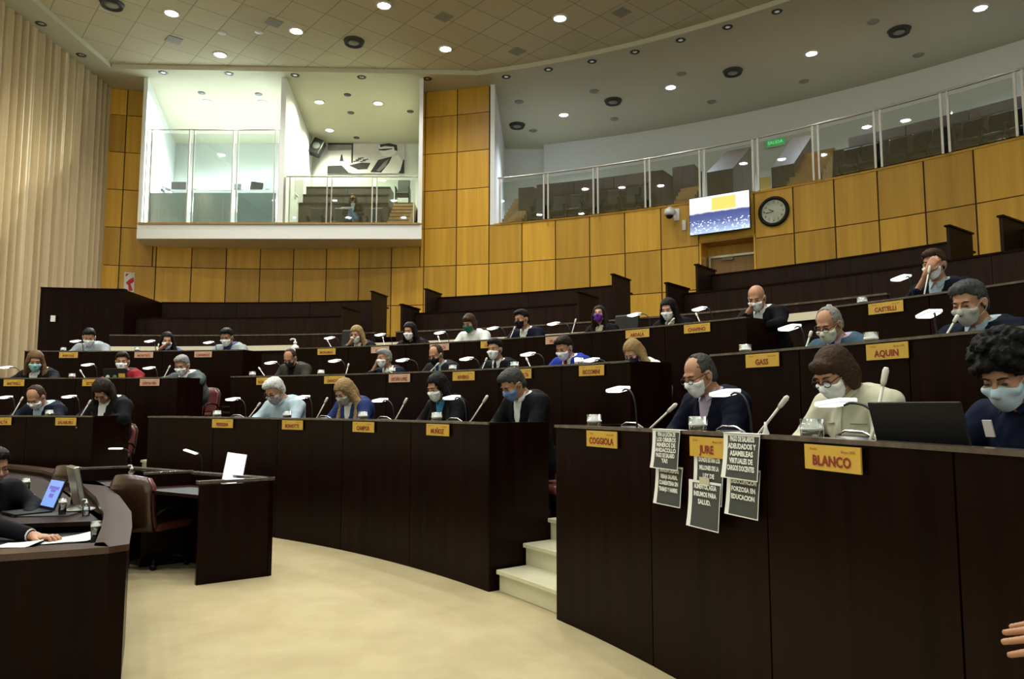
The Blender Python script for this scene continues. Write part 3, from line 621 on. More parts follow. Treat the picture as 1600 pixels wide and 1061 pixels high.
upper('topmost empty row panel in the middle under the wood wall', RE, AX(RE, 683)[0], AX(RE, 977)[0], FE, ZE)
upper('topmost empty row panel right of the doorway with tall end wing', RE, AX(RE, 1116)[0], AX(RE, 1518)[0], FE, ZE)
upper('dark row panel cut by the right edge of the photo', RE, AX(RE, 1612)[0], 22, FE, ZE, (True, False))
# high corner block at left
t = thing('corner_block', 'high dark panelled corner block in front of the curtain', 'partition', pol(15.75, 97, FX)); iv = Matrix.Translation(t.location).inverted()
for a, c in ((100.4, 97.4), (97.37, 94.42)): put(MB().arc(15.75, 15.80, a, c, 1.5, ZE-.02, n=3).build('front_panel', M['dark'], t), iv)
put(MB().arc(15.75, RE+.05, 94.6, 94.4, 1.5, ZE-.02, n=1).build('side_panel', M['dark'], t), iv)
put(MB().arc(15.75, RE+.05, 100.6, 100.4, 1.5, ZE-.02, n=1).build('side_panel', M['dark'], t), iv)
put(MB().arc(15.72, 15.86, 100.6, 94.38, ZE-.02, ZE, n=6).build('top_cap', M['dark'], t), iv)
q = on_r(78, 498, 15.72); o = MB().box((0, 0, 0), (.09, .03, .13), R(8)).build('light_switch', M['white_plastic']); o.location = q+Vector((.08, -.02, 0)); tag(o, 'small white switch on the dark corner block beside the curtain', 'switch')
# ------------------------------------------------------------------ wall things
c4 = [on_r(1075, 311, 22.92), on_r(1171, 296, 22.92), on_r(1173, 357, 22.92), on_r(1079, 368, 22.92)]
cen = (c4[0]+c4[1]+c4[2]+c4[3])/4; ux = ((c4[1]-c4[0])+(c4[2]-c4[3])).normalized(); uz = Vector((0, 0, 1)); ux.z = 0; ux.normalize()
W_ = ((c4[1]-c4[0]).length+(c4[2]-c4[3]).length)/2; Hh = ((c4[0]-c4[3]).length+(c4[1]-c4[2]).length)/2
t = thing('television', 'large wall television above the doorway showing the hall', 'television', cen, math.atan2(ux.y, ux.x))
MB().box((0, .03, 0), (W_, .06, Hh)).build('case', M['black'], t, bevel=.008)
def tvmat():
    m, tt, b_ = nm('television_picture'); n = tt.nodes; L = tt.links
    tc = n.new('ShaderNodeTexCoord'); sp_ = n.new('ShaderNodeSeparateXYZ'); L.new(tc.outputs['Generated'], sp_.inputs[0])
    r1 = n.new('ShaderNodeValToRGB'); r1.color_ramp.interpolation = 'LINEAR'; e = r1.color_ramp.elements
    e[0].position = 0; e[0].color = (.45, .60, .85, 1); e[1].position = 1; e[1].color = (.85, .95, .95, 1)
    for p_, c_ in ((.28, (.10, .13, .32, 1)), (.50, (.06, .08, .25, 1)), (.54, (.06, .08, .25, 1)), (.58, (.80, .80, .70, 1)), (.8, (.85, .95, .95, 1))): x_ = e.new(p_); x_.color = c_
    nz = n.new('ShaderNodeTexNoise'); nz.inputs['Scale'].default_value = 6; nz.inputs['Detail'].default_value = 4; L.new(tc.outputs['Generated'], nz.inputs['Vector'])
    ad = n.new('ShaderNodeMath'); ad.operation = 'MULTIPLY_ADD'; ad.inputs[1].default_value = .10; L.new(nz.outputs['Fac'], ad.inputs[0])
    sl = n.new('ShaderNodeMath'); sl.operation = 'ADD'; sl.inputs[1].default_value = -.05; L.new(sp_.outputs['Z'], sl.inputs[0]); L.new(sl.outputs[0], ad.inputs[2]); L.new(ad.outputs[0], r1.inputs[0])
    v = n.new('ShaderNodeTexVoronoi'); v.inputs['Scale'].default_value = 22; L.new(tc.outputs['Generated'], v.inputs['Vector'])
    vr = n.new('ShaderNodeValToRGB'); vr.color_ramp.elements[0].position = .22; vr.color_ramp.elements[0].color = (.75, .85, 1, 1); vr.color_ramp.elements[1].position = .40; vr.color_ramp.elements[1].color = (.0, .0, .0, 1); L.new(v.outputs['Distance'], vr.inputs[0])
    lo = n.new('ShaderNodeMath'); lo.operation = 'LESS_THAN'; lo.inputs[1].default_value = .36; L.new(sp_.outputs['Z'], lo.inputs[0])
    mx = n.new('ShaderNodeMix'); mx.data_type = 'RGBA'; mx.blend_type = 'ADD'; L.new(lo.outputs[0], mx.inputs[0]); L.new(r1.outputs[0], mx.inputs[6]); L.new(vr.outputs[0], mx.inputs[7])
    # orange wall patch in the upper middle of the picture
    def band(sock, lo_, hi_):
        a = n.new('ShaderNodeMath'); a.operation = 'GREATER_THAN'; a.inputs[1].default_value = lo_; L.new(sock, a.inputs[0])
        c = n.new('ShaderNodeMath'); c.operation = 'LESS_THAN'; c.inputs[1].default_value = hi_; L.new(sock, c.inputs[0])
        d = n.new('ShaderNodeMath'); d.operation = 'MULTIPLY'; L.new(a.outputs[0], d.inputs[0]); L.new(c.outputs[0], d.inputs[1]); return d.outputs[0]
    mu = n.new('ShaderNodeMath'); mu.operation = 'MULTIPLY'; L.new(band(sp_.outputs['X'], .38, .78), mu.inputs[0]); L.new(band(sp_.outputs['Z'], .60, .94), mu.inputs[1])
    m2 = n.new('ShaderNodeMix'); m2.data_type = 'RGBA'; L.new(mu.outputs[0], m2.inputs[0]); L.new(mx.outputs[2], m2.inputs[6]); m2.inputs[7].default_value = (.95, .62, .14, 1)
    b_.inputs['Base Color'].default_value = (.01, .01, .01, 1); b_.inputs['Roughness'].default_value = .2
    L.new(m2.outputs[2], b_.inputs['Emission Color']); b_.inputs['Emission Strength'].default_value = 1.0; return m
M['tv'] = tvmat()
MB().box((0, -.003, 0), (W_-.03, .006, Hh-.03)).build('screen', M['tv'], t)
cp = on_r(1209, 330.5, RW-.03); ta = R(ang(cp)); Rm = Matrix.Rotation(PI/2, 4, 'X')
t = thing('wall_clock', 'round wall clock with black rim and pale dial right of the television', 'clock', cp, ta-PI/2)
MB().lathe([(.30, .0), (.31, .05), (.37, .06), (.395, .03), (.395, -.0)], M=Rm, n=40).build('rim', M['black'], t)
M['dial'] = plain('pale_dial', (.82, .86, .70), .5, noise=.01)
MB().lathe([(.001, .02), (.31, .02)], M=Rm, n=40).build('dial', M['dial'], t)
for h in range(1, 13):
    a = PI/2-h*PI/6; text_mesh(str(h), .075, Matrix.Translation((.235*math.cos(a), -.024, .235*math.sin(a))) @ Rm, M['black'], 'numeral', t, bold=.001)
for a, ln, wd in ((R(150), .14, .016), (R(187), .20, .010)):
    MB().box((ln/2*math.cos(a), -.03, ln/2*math.sin(a)), (ln, .006, wd), M=Matrix.Rotation(-a, 4, 'Y')).build('clock_hand', M['black'], t)
q = on_r(1046, 333, RW-.28); t = thing('dome_camera', 'white dome camera on a wall arm left of the television', 'camera', q, R(ang(q))-PI/2)
MB().lathe([(.04, .17), (.06, .14), (.12, .11), (.15, .02), (.15, -.05), (.10, -.07)], n=24).build('housing', M['white_plastic'], t)
MB().lathe([(.10, -.065), (.095, -.11), (.05, -.15), (.001, -.165)], n=20).build('dome', M['black'], t)
MB().tube([(0, 0, .15), (.02, .10, .19), (.10, .22, .05)], .03).build('arm', M['white_plastic'], t); MB().box((.12, .26, 0), (.16, .03, .34)).build('wall_plate', M['white_plastic'], t)
q = on_r(1069, 352, RW-.02); o = MB().box((0, 0, 0), (.10, .05, .28), R(ang(q)-90)).build('wall_sensor', M['white_plastic']); o.location = q; tag(o, 'narrow white sensor box between dome camera and television', 'sensor')
q = on_r(202, 441, RW-.02); t = thing('fire_sign', 'red and white wall sign at the left end of the wood wall', 'sign', q, R(ang(q)-90))
MB().box((0, 0, 0), (.30, .015, .62)).build('plate', M['white_plastic'], t); M['red'] = plain('sign_red', (.55, .02, .02), .5)
for pg in ([(-.11, .27), (-.01, .27), (-.11, .16)], [(-.10, -.02), (.02, .10), (.12, .16), (.14, .02), (.04, -.06), (.12, -.26), (.0, -.28), (-.02, -.1)]):
    MB().prism([(x, -.012, z) for x, z in pg], (0, -.004, 0)).build('sign_print', M['red'], t)
# ------------------------------------------------------------------ nameplates
def bend(me_o, r):        # wrap a flat plate in the local XZ plane on the arc (tiny sag, keeps it on the front)
    for v in me_o.data.vertices: v.co.y += (v.co.x**2)/(2*r)
def nameplate(r, zt, x0, x1, txt, label, mat='yellow', drop=.024, zc=None, txs=1.0):
    a0_, a1_ = ang(on_r(x0, 600, r)), ang(on_r(x1, 600, r)); am = (a0_+a1_)/2; wd = 2*r*math.sin(R(abs(a0_-a1_)/2)); hh = .088 if r < 10 else .094
    p_ = pol(r-.018, am, zt-drop-hh/2); t = thing('nameplate', label, 'nameplate', p_, R(am)-PI/2, 'yellow nameplates on the desk fronts')
    bend(MB().box((0, 0, 0), (wd, .006, hh)).build('card', M[mat], t), r)
    if txt:
        s_ = hh*.56; k_ = min(.95, .80*wd/(s_*.66*len(txt)))
        text_mesh(txt, s_, Matrix.Translation((0, -.0042, -hh*.14)) @ Matrix.Rotation(PI/2, 4, 'X'), M['red_ink'], 'surname', t, bold=.0016*s_/.05, sx=k_)
        text_mesh('Partido', s_*.26, Matrix.Translation((-wd*.32, -.0042, hh*.33)) @ Matrix.Rotation(PI/2, 4, 'X'), M['red_ink'], 'small_print', t)
        text_mesh('Bloque 2020', s_*.26, Matrix.Translation((wd*.30, -.0042, hh*.28)) @ Matrix.Rotation(PI/2, 4, 'X'), M['red_ink'], 'small_print', t)
    return t
# ------------------------------------------------------------------ figures grown from smooth distance fields
class Field:
    def __init__(s, lo, hi, h):
        s.lo = np.array(lo, float); s.h = h; s.n = np.maximum(np.ceil((np.array(hi)-s.lo)/h).astype(int)+1, 4)
        s.D = np.full(s.n, 1.0, np.float32)
    def axes(s, lo, hi):
        a = np.clip(np.floor((np.array(lo)-s.lo)/s.h).astype(int), 0, s.n-1); b = np.clip(np.ceil((np.array(hi)-s.lo)/s.h).astype(int)+1, 0, s.n)
        if np.any(b-a < 1): return None
        sl = tuple(slice(a[i], b[i]) for i in range(3))
        g = [s.lo[i]+s.h*np.arange(a[i], b[i]) for i in range(3)]
        return sl, g[0][:, None, None], g[1][None, :, None], g[2][None, None, :]
    def _mix(s, sl, d, k, op):
        D = s.D[sl]
        if op == 'sub':
            d = -d; q = np.clip(.5-.5*(d-D)/k*-1, 0, 1); q = np.clip(.5+.5*(d-D)/k, 0, 1); s.D[sl] = D*(1-q)+d*q+k*q*(1-q)
        else:
            q = np.clip(.5+.5*(D-d)/k, 0, 1); s.D[sl] = D*(1-q)+d*q-k*q*(1-q)
    def ell(s, c, r, k=.02, Rm=None, op='add', pad=None):
        c = np.array(c, float); r = np.array(r, float); m = max(r)+(pad or (k+3*s.h)); ax = s.axes(c-m, c+m)
        if ax is None: return s
        sl, X, Y, Z = ax; x, y, z = X-c[0], Y-c[1], Z-c[2]
        if Rm is not None: x, y, z = (Rm[0][0]*x+Rm[1][0]*y+Rm[2][0]*z, Rm[0][1]*x+Rm[1][1]*y+Rm[2][1]*z, Rm[0][2]*x+Rm[1][2]*y+Rm[2][2]*z)
        k0 = np.sqrt((x/r[0])**2+(y/r[1])**2+(z/r[2])**2)+1e-9; k1 = np.sqrt((x/r[0]**2)**2+(y/r[1]**2)**2+(z/r[2]**2)**2)+1e-9
        s._mix(sl, (k0*(k0-1)/k1).astype(np.float32), k, op); return s
    def cap(s, a, b, ra, rb=None, k=.02, op='add'):
        rb = ra if rb is None else rb; a = np.array(a, float); b = np.array(b, float); m = max(ra, rb)+k+3*s.h
        ax = s.axes(np.minimum(a, b)-m, np.maximum(a, b)+m)
        if ax is None: return s
        sl, X, Y, Z = ax; ab = b-a; L = max(ab@ab, 1e-9)
        t = np.clip(((X-a[0])*ab[0]+(Y-a[1])*ab[1]+(Z-a[2])*ab[2])/L, 0, 1)
        d = np.sqrt((X-a[0]-t*ab[0])**2+(Y-a[1]-t*ab[1])**2+(Z-a[2]-t*ab[2])**2)-(ra+(rb-ra)*t)
        s._mix(sl, d.astype(np.float32), k, op); return s
    def grid(s): return s.axes(s.lo, s.lo+s.h*(s.n+1))[1:]
    def copy(s):
        o = object.__new__(Field); o.lo, o.h, o.n, o.D = s.lo, s.h, s.n, s.D.copy(); return o
    def mesh(s):
        D = s.D; ins = D < 0
        c = np.zeros([x-1 for x in s.n], np.int8)
        cor = [(i, j, k) for i in (0, 1) for j in (0, 1) for k in (0, 1)]
        def sh(A, o): return A[o[0]:o[0]+s.n[0]-1, o[1]:o[1]+s.n[1]-1, o[2]:o[2]+s.n[2]-1]
        for o in cor: c += sh(ins, o)
        act = (c > 0) & (c < 8); idx = np.full(act.shape, -1, np.int64); I = np.argwhere(act); idx[act] = np.arange(len(I))
        if len(I) == 0: return None
        P = np.zeros((len(I), 3)); W = np.zeros(len(I))
        val = {o: D[I[:, 0]+o[0], I[:, 1]+o[1], I[:, 2]+o[2]] for o in cor}
        for a in cor:
            for d in range(3):
                if a[d] == 0:
                    b = list(a); b[d] = 1; b = tuple(b); va, vb = val[a], val[b]; m = (va < 0) != (vb < 0)
                    t = np.where(m, va/np.where(m, va-vb, 1), 0); q = np.array(a, float)[None, :].repeat(len(I), 0); q[:, d] += t
                    P[m] += q[m]; W[m] += 1
        V = s.lo+(I+P/W[:, None])*s.h
        F = []
        for d in range(3):
            e1, e2 = (d+1) % 3, (d+2) % 3
            A = [slice(0, s.n[i]) for i in range(3)]; B = list(A); A[d] = slice(0, s.n[d]-1); B[d] = slice(1, s.n[d])
            cr = ins[tuple(A)] != ins[tuple(B)]; E = np.argwhere(cr); E = E[(E[:, e1] > 0) & (E[:, e2] > 0) & (E[:, e1] < s.n[e1]-1) & (E[:, e2] < s.n[e2]-1)]
            if len(E) == 0: continue
            def at(o1, o2): q = E.copy(); q[:, e1] -= o1; q[:, e2] -= o2; return idx[q[:, 0], q[:, 1], q[:, 2]]
            Q = np.stack([at(1, 1), at(0, 1), at(0, 0), at(1, 0)], 1); fl = ins[E[:, 0], E[:, 1], E[:, 2]]
            Q[~fl] = Q[~fl][:, ::-1]; F.append(Q)
        F = np.concatenate(F); F = F[(F >= 0).all(1)]
        return V, F
def np_obj(name, VF, mat, parent):
    if VF is None: return None
    V, F = VF; me = bpy.data.meshes.new(name); me.vertices.add(len(V)); me.vertices.foreach_set('co', V.astype(np.float32).ravel())
    me.loops.add(F.size); me.loops.foreach_set('vertex_index', F.astype(np.int32).ravel()); me.polygons.add(len(F))
    me.polygons.foreach_set('loop_start', np.arange(0, F.size, 4, dtype=np.int32)); me.polygons.foreach_set('loop_total', np.full(len(F), 4, np.int32))
    me.polygons.foreach_set('use_smooth', np.ones(len(F), bool)); me.update(calc_edges=True); me.validate(); me.materials.append(mat)
    o = bpy.data.objects.new(name, me); sc.collection.objects.link(o); o.parent = parent; return o
def cloth(key, col, rough=.8, noise=.12, scale=14, bump=.3):
    if key not in M: M[key] = plain(key, col, rough, noise=noise, scale=scale, bump=bump, spec=.08)
    return M[key]
def skin(key, col):
    if key not in M:
        M[key] = plain(key, col, .48, noise=.10, scale=18, spec=.4); b_ = M[key].node_tree.nodes['Principled BSDF']
        b_.inputs['Subsurface Weight'].default_value = .06; b_.inputs['Subsurface Radius'].default_value = (.02, .008, .004)
    return M[key]
def hairm(key, col):
    if key not in M: M[key] = plain(key, col, .6, noise=.5, scale=60, bump=.8, spec=.12)
    return M[key]
SK = {'l': (.52, .29, .18), 'm': (.42, .215, .125), 'd': (.30, .145, .085)}
HC = {'black': (.0045, .004, .004), 'dark': (.014, .009, .006), 'brown': (.040, .022, .012), 'grey': (.22, .22, .21), 'white': (.50, .52, .50), 'blond': (.26, .17, .075), 'salt': (.045, .046, .046), 'auburn': (.12, .065, .03)}
CL = {'black': (.005, .005, .007), 'navy': (.0045, .0065, .016), 'charcoal': (.014, .015, .016), 'ltgrey': (.25, .28, .29), 'grey': (.07, .085, .09), 'olive': (.035, .035, .028), 'blue': (.015, .035, .27),
      'red': (.20, .010, .016), 'white': (.68, .70, .68), 'sky': (.34, .44, .50), 'beige': (.52, .52, .40), 'dkblue': (.02, .035, .12), 'slate': (.045, .085, .125), 'polo': (.007, .011, .030), 'blackblue': (.03, .06, .2), 'floral': (.05, .22, .42), 'lilac': (.42, .36, .5)}
MK = {'white': (.84, .88, .90), 'blue': (.16, .26, .50), 'ltblue': (.50, .66, .76), 'black': (.010, .010, .012), 'green': (.02, .12, .07), 'purple': (.11, .02, .28), 'navy': (.012, .015, .06), 'print': (.32, .30, .28), 'floral': (.42, .42, .36), 'ltgrey': (.42, .42, .39), 'cyan': (.30, .58, .66), 'cream': (.72, .74, .58), 'dark': (.03, .03, .035)}
def rot(yaw, pitch, roll=0.0):
    return np.array((Matrix.Rotation(R(yaw), 3, 'Z') @ Matrix.Rotation(R(-pitch), 3, 'X') @ Matrix.Rotation(R(roll), 3, 'Y')))
def figure(label, root_xy, floor_z, face_deg, H, scl, yaw=0, pitch=25, roll=0, hair='dark', style='short', skinc='m', coat='charcoal', shirt='white', tie=None,
           mask='white', glasses=False, res=.0125, lean=None, pose='write', table=.73, pads=None, cat='person', extra=None, hip=None, legs=False, open_coat=1.0):
    """H: head centre in local coordinates (x right, y forward, z up from the platform), already divided by scl"""
    t = thing('person', label, cat, (root_xy[0], root_xy[1], floor_z), R(face_deg)-PI/2); t.scale = (scl, scl, scl)
    H = np.array(H, float); Rh = rot(yaw, pitch, roll)
    def hd(x, y, z): return H+Rh @ np.array((x, y, z), float)
    hip = np.array((0, -.02, .52)) if hip is None else np.array(hip, float)
    nb = hd(0, -.06, -.135)*.5+(H+np.array((0, -.10, -.16)))*.5; dn_ = max(0, min(1, (pitch-5)/30)); nb[2] = H[2]-.150+.060*dn_; nb[1] = min(nb[1], H[1]-.070-.050*dn_)
    ch = nb+np.array((0, -.045, -.15)); ch = ch*.75+(hip+(nb-hip)*.62)*.25
    tilt = nb-hip; 
    shL = nb+np.array((-.185, -.02, -.060)); shR = nb+np.array((.185, -.02, -.060))
    tb = table/scl
    lo = np.array((-.46, min(hip[1], nb[1])-.30, .34 if not legs else -.02)); hi = np.array((.46, max(H[1]+.30, nb[1]+.62, .62 if legs else 0), H[2]+.20))
    if pose == 'write': hands = [((-.255, nb[1]+.11, tb+.07), (-.10, nb[1]+.36, tb+.035)), ((.265, nb[1]+.09, tb+.07), (.09, nb[1]+.33, tb+.035))]
    elif pose == 'lap': hands = [((-.25, nb[1]+.0, nb[2]-.30), (-.05, nb[1]+.22, nb[2]-.36)), ((.25, nb[1]+.0, nb[2]-.30), (.07, nb[1]+.22, nb[2]-.36))]
    elif pose in ('chinR', 'chinL', 'phoneR'):
        s_ = -1 if pose == 'chinL' else 1
        tgt = hd(.055*s_, .085, -.085) if pose != 'phoneR' else hd(.085, .03, -.02)
        a_ = ((.25*s_, nb[1]+.13, tb+.06), tuple(tgt)); b_ = ((-.25*s_, nb[1]+.11, tb+.07), (-.06*s_, nb[1]+.34, tb+.035))
        hands = [b_, a_] if s_ > 0 else [a_, b_]
    elif pose == 'noseR':
        hands = [((-.25, nb[1]+.11, tb+.07), (-.09, nb[1]+.36, tb+.035)), ((.20, nb[1]+.17, tb+.06), tuple(hd(.012, .125, -.045)))]
    # ---- body: one skin surface, head to hands
    f = Field(lo, hi, res)
    def hands_add(f):
        for (e, w_), s_ in zip(hands, (-1, 1)):
            e, w_ = np.array(e), np.array(w_); d = (w_-e)/np.linalg.norm(w_-e)
            up = np.array((0, 0, 1.)) if abs(d[2]) < .8 else np.array((0, -1., 0)); side = np.cross(d, up); side /= np.linalg.norm(side); nrm = np.cross(side, d)
            pm = w_+d*.055; f.cap(w_-d*.02, w_+d*.02, .026, .028, .02)
            if pose == 'write' or pose == 'lap' or s_*(1 if pose[-1] == 'R' else -1) < 0: dn = -nrm
            else: dn = nrm*0.6-d*.1
            f.ell(pm, (.040, .040, .022) if res > .01 else (.038, .042, .019), .012, np.stack([side, d, nrm], 1))
            fl = (.062, .072, .067, .052)
            for q in range(4):
                o_ = (q-1.5)*.0205; b0_ = pm+side*o_*(s_)+d*.030; b1_ = b0_+d*fl[q]*.5+dn*.012; b2_ = b1_+d*fl[q]*.25+dn*.026
                rr = .0088 if res < .01 else .0105
                f.cap(b0_, b1_, rr*1.05, rr, .006); f.cap(b1_, b2_, rr, rr*.85, .004)
            th0 = w_+d*.025-side*.024*s_; th1 = th0-side*.028*s_+d*.028; th2 = th1+d*.03-side*.002*s_
            f.cap(th0, th1, .013, .0105, .010); f.cap(th1, th2, .0105, .009, .004)
    def trunk(f, g=0.0):
        f.ell(hip+(0, .0, .02), (.175+g, .135+g, .15+g), .05)
        md = hip*.5+ch*.5; f.ell(md, (.155+g, .125+g, .20+g), .07)
        f.ell(ch, (.178+g, .122+g, .165+g), .07)
        f.cap(shL+(.02, 0, 0), shR-(.02, 0, 0), .060+g, None, .07); f.ell(ch+(0, -.06, .06), (.16+g, .085+g, .15+g), .05)
        f.cap(nb+(0, -.012, -.04), nb+(0, .0, .012), .062+g*.6, .052+g*.6, .05)
    def arms(f, g=0.0, cuff=.90):
        for (e, w_), s_ in zip(hands, (shL, shR)):
            e, w_ = np.array(e), np.array(w_)
            if cuff < .3: f.cap(s_, s_+(e-s_)*.52, .062+g, .060+g, .05); continue
            f.cap(s_, e, .058+g, .046+g, .05); f.cap(e, e+(w_-e)*cuff, .044+g, .031+g, .025)
    trunk(f, -.012); arms(f, -.012, 1.0); hands_add(f)
    if legs:
        for s_, kx, ft in ((-1, -.09, (-.10, .46, .08)), (1, .02, (-.16, .62, .30))):
            kn = np.array((kx, .46, .50 if s_ < 0 else .60)); f.cap(hip+(s_*.08, .02, -.0), kn, .075, .055, .03); f.cap(kn, ft, .052, .038, .02); f.cap(ft, np.array(ft)+(0, .12, -.03), .038, .03, .02)
    f.cap(nb+(0, -.005, -.03), hd(0, -.035, -.045), .056, .052, .03)
    f.ell(hd(0, -.018, .040), (.074, .094, .082), .02, Rh); f.ell(hd(0, .018, -.040), (.058, .070, .076), .025, Rh)
    f.ell(hd(0, .058, -.098), (.026, .022, .018), .02, Rh); f.ell(hd(0, .074, .032), (.048, .016, .012), .014, Rh)
    f.cap(hd(0, .090, .016), hd(0, .112, -.020), .0075, .0135, .010); f.ell(hd(0, .104, -.024), (.018, .011, .009), .006, Rh)
    for s_ in (-1, 1):
        f.ell(hd(.031*s_, .098, .012), (.017, .016, .012), .008, Rh, 'sub'); f.ell(hd(.031*s_, .072, .010), (.0145, .0145, .0125), .004, Rh)
        f.ell(hd(.040*s_, .066, -.022), (.024, .022, .020), .018, Rh)
        f.ell(hd(.078*s_, -.010, -.004), (.009, .021, .031), .006, Rh); f.ell(hd(.083*s_, -.004, .0), (.005, .010, .017), .004, Rh, 'sub')
    f.ell(hd(0, .084, -.062), (.024, .010, .006), .006, Rh)
    np_obj('body', f.mesh(), skin('skin_'+skinc, SK[skinc]), t)
    near = res < .01
    hf = lambda g: None
    # ---- clothing
    rc = max(res, .0085)
    def region(f, fn):
        X, Y, Z = f.grid(); f.D = np.maximum(f.D, fn(X, Y, Z).astype(np.float32)); return f
    chest = Field(lo, hi, rc*1.15)
    def folds(f, a=.0035):
        X, Y, Z = f.grid(); q_ = np.sin(X*34+9*Z+2.2*np.sin(Y*21+Z*13))*np.sin(Z*27-6*X+2.5*np.sin(Y*17+X*8)); f.D = (f.D+a*q_+a*.5*np.sin(X*80+Z*60+3*np.sin(Y*40))).astype(np.float32)
    short = (pads == 'short'); cuffs = .18 if short else .93
    s1 = chest.copy(); trunk(s1, .004)
    if coat is None or short: arms(s1, .008, cuffs)
    if short:
        pass
    collar = lambda X, Y, Z: np.maximum(Z-(nb[2]+.018+(Y-nb[1])*-.35), -1)
    # shirt front (V seen between the lapels) or the whole shirt
    if coat is None:
        s1.cap(nb+(-.045, .035, .0), nb+(.045, .035, .0), .018, None, .015); folds(s1); region(s1, lambda X, Y, Z: Z-(nb[2]+.030-.25*(Y-nb[1])))
        np_obj('shirt', s1.mesh(), cloth('cloth_'+shirt, CL[shirt]), t); c_ = MB()
        for s_ in (-1, 1): c_.prism([tuple(nb+(.010*s_, .078, .000)), tuple(nb+(.062*s_, .038, .042)), tuple(nb+(.070*s_, .052, -.006)), tuple(nb+(.040*s_, .090, -.046))], (0, .006, 0))
        c_.build('collar', cloth('cloth_'+shirt, CL[shirt]), t)
    else:
        s2 = s1.copy(); region(s2, lambda X, Y, Z: np.maximum(Z-(nb[2]+.030-.3*(Y-nb[1])), np.abs(X-nb[0])-.105))
        np_obj('shirt', s2.mesh(), cloth('cloth_'+shirt, CL[shirt]), t)
        j = chest.copy(); trunk(j, .016); arms(j, .014, .90); j.cap(shL+(.0, 0, .012), shR+(.0, 0, .012), .052, None, .03)
        X, Y, Z = j.grid(); folds(j); top = nb[2]+.012; half = np.clip((Z-(top-.34*open_coat))*.20+0*X, 0, .062)
        vcut = np.maximum(np.abs(X-nb[0])-half, (nb[1]+.0)-Y-(top-Z)*.18)       # inside the V, in front of the chest
        j.D = np.maximum(j.D, -vcut.astype(np.float32)); region(j, lambda X, Y, Z: Z-(nb[2]+.022+(nb[1]-Y)*.35)); jac = np_obj('jacket', j.mesh(), cloth('cloth_'+coat, CL[coat]), t)
        if tie:
            q = s1.copy(); trunk(q, .012); X, Y, Z = q.grid(); wd_ = .014+np.clip((top-Z)*.06, 0, .03)
            q.D = np.maximum(q.D, np.maximum(np.abs(X-nb[0])-wd_, np.maximum(nb[1]-.02-Y, Z-(nb[2]-.005))).astype(np.float32)); q.ell(nb+(0, .062, -.012), (.018, .014, .016), .006)
            np_obj('tie', q.mesh(), cloth('tie_'+tie, CL[tie]), t)
        # collar tips
        c_ = MB()
        for s_ in (-1, 1): c_.prism([tuple(nb+(.012*s_, .066, -.004)), tuple(nb+(.062*s_, .030, .038)), tuple(nb+(.066*s_, .045, -.012)), tuple(nb+(.034*s_, .078, -.052))], (0, .006, 0))
        c_.build('collar', cloth('cloth_'+shirt, CL[shirt]), t)
    # ---- hair
    if style != 'bald':
        hm_ = hairm('hair_'+hair, HC[hair]); rh = max(res*.8, .007)
        ext = .42 if style in ('long', 'wavy') else .22
        hl = H-np.array((.20, .22, ext)); hh_ = H+np.array((.20, .22, .22)); hf_ = Field(hl, hh_, rh)
        gx = {'short': .007, 'receding': .003, 'fringe': .004, 'curly': .026, 'bob': .004, 'long': .013, 'wavy': .016}[style]
        hf_.ell(hd(0, -.022, .043), (.076+gx, .096+gx, .084+gx), .01, Rh)
        if style in ('short', 'receding', 'fringe'): hf_.ell(hd(0, -.055, -.02), (.070+gx*.6, .058, .070), .03, Rh)
        if style == 'short':
            hf_.ell(hd(0, .030, .102), (.056, .052, .030), .03, Rh); hf_.ell(hd(.03, .055, .092), (.035, .030, .022), .02, Rh)
        if style == 'curly':
            hf_.ell(hd(0, -.05, -.01), (.085, .075, .08), .03, Rh); rr_ = random.Random(5)
            for _ in range(46):
                a_ = rr_.uniform(0, 2*PI); e_ = rr_.uniform(.0, 1.2); v_ = (.100*math.cos(a_)*math.cos(e_), -.02+.115*math.sin(a_)*math.cos(e_), .055+.105*math.sin(e_)); hf_.ell(hd(*v_), (.024, .024, .022), .008)
        if style == 'bob':
            for s_ in (-1, 1): hf_.ell(hd(.068*s_, -.020, -.035), (.021, .058, .072), .02, Rh)
            hf_.ell(hd(0, -.070, -.02), (.074, .046, .080), .03, Rh); hf_.ell(hd(0, .060, .076), (.060, .030, .036), .02, Rh)
        if style in ('long', 'wavy'):
            for s_ in (-1, 1):
                p0 = hd(.066*s_, -.01, -.01); p1 = nb+np.array((.115*s_, .02, -.03)); p2 = nb+np.array((.135*s_, .075, -.20))
                hf_.cap(p0, p1, .040, .042, .03); hf_.cap(p1, p2, .042, .028, .03)
            hf_.ell(hd(0, -.07, -.06), (.085, .055, .13), .04, Rh); hf_.cap(hd(0, -.07, -.05), nb+(0, -.075, -.13), .075, .06, .05)
        X, Y, Z = hf_.grid(); x, y, z = X-H[0], Y-H[1], Z-H[2]
        lx = Rh[0][0]*x+Rh[1][0]*y+Rh[2][0]*z; ly = Rh[0][1]*x+Rh[1][1]*y+Rh[2][1]*z; lz = Rh[0][2]*x+Rh[1][2]*y+Rh[2][2]*z
        hl_ = {'short': .074, 'receding': .125, 'fringe': .2, 'curly': .062, 'bob': .040, 'long': .074, 'wavy': .070}[style]
        wid = {'short': .068, 'receding': .062, 'fringe': .09, 'curly': .064, 'bob': .050, 'long': .054, 'wavy': .054}[style]
        face = np.maximum(np.maximum(lz-hl_+.9*np.maximum(np.abs(lx)-.035, 0), -(ly-(.020 if style in ('short', 'receding', 'curly') else .012)-.0*lz)), np.abs(lx)-wid-.02*(lz < -.02))
        if style in ('long', 'wavy', 'bob'): face = np.maximum(face, -(lz+.16))
        cut = np.maximum(hf_.D, -face)
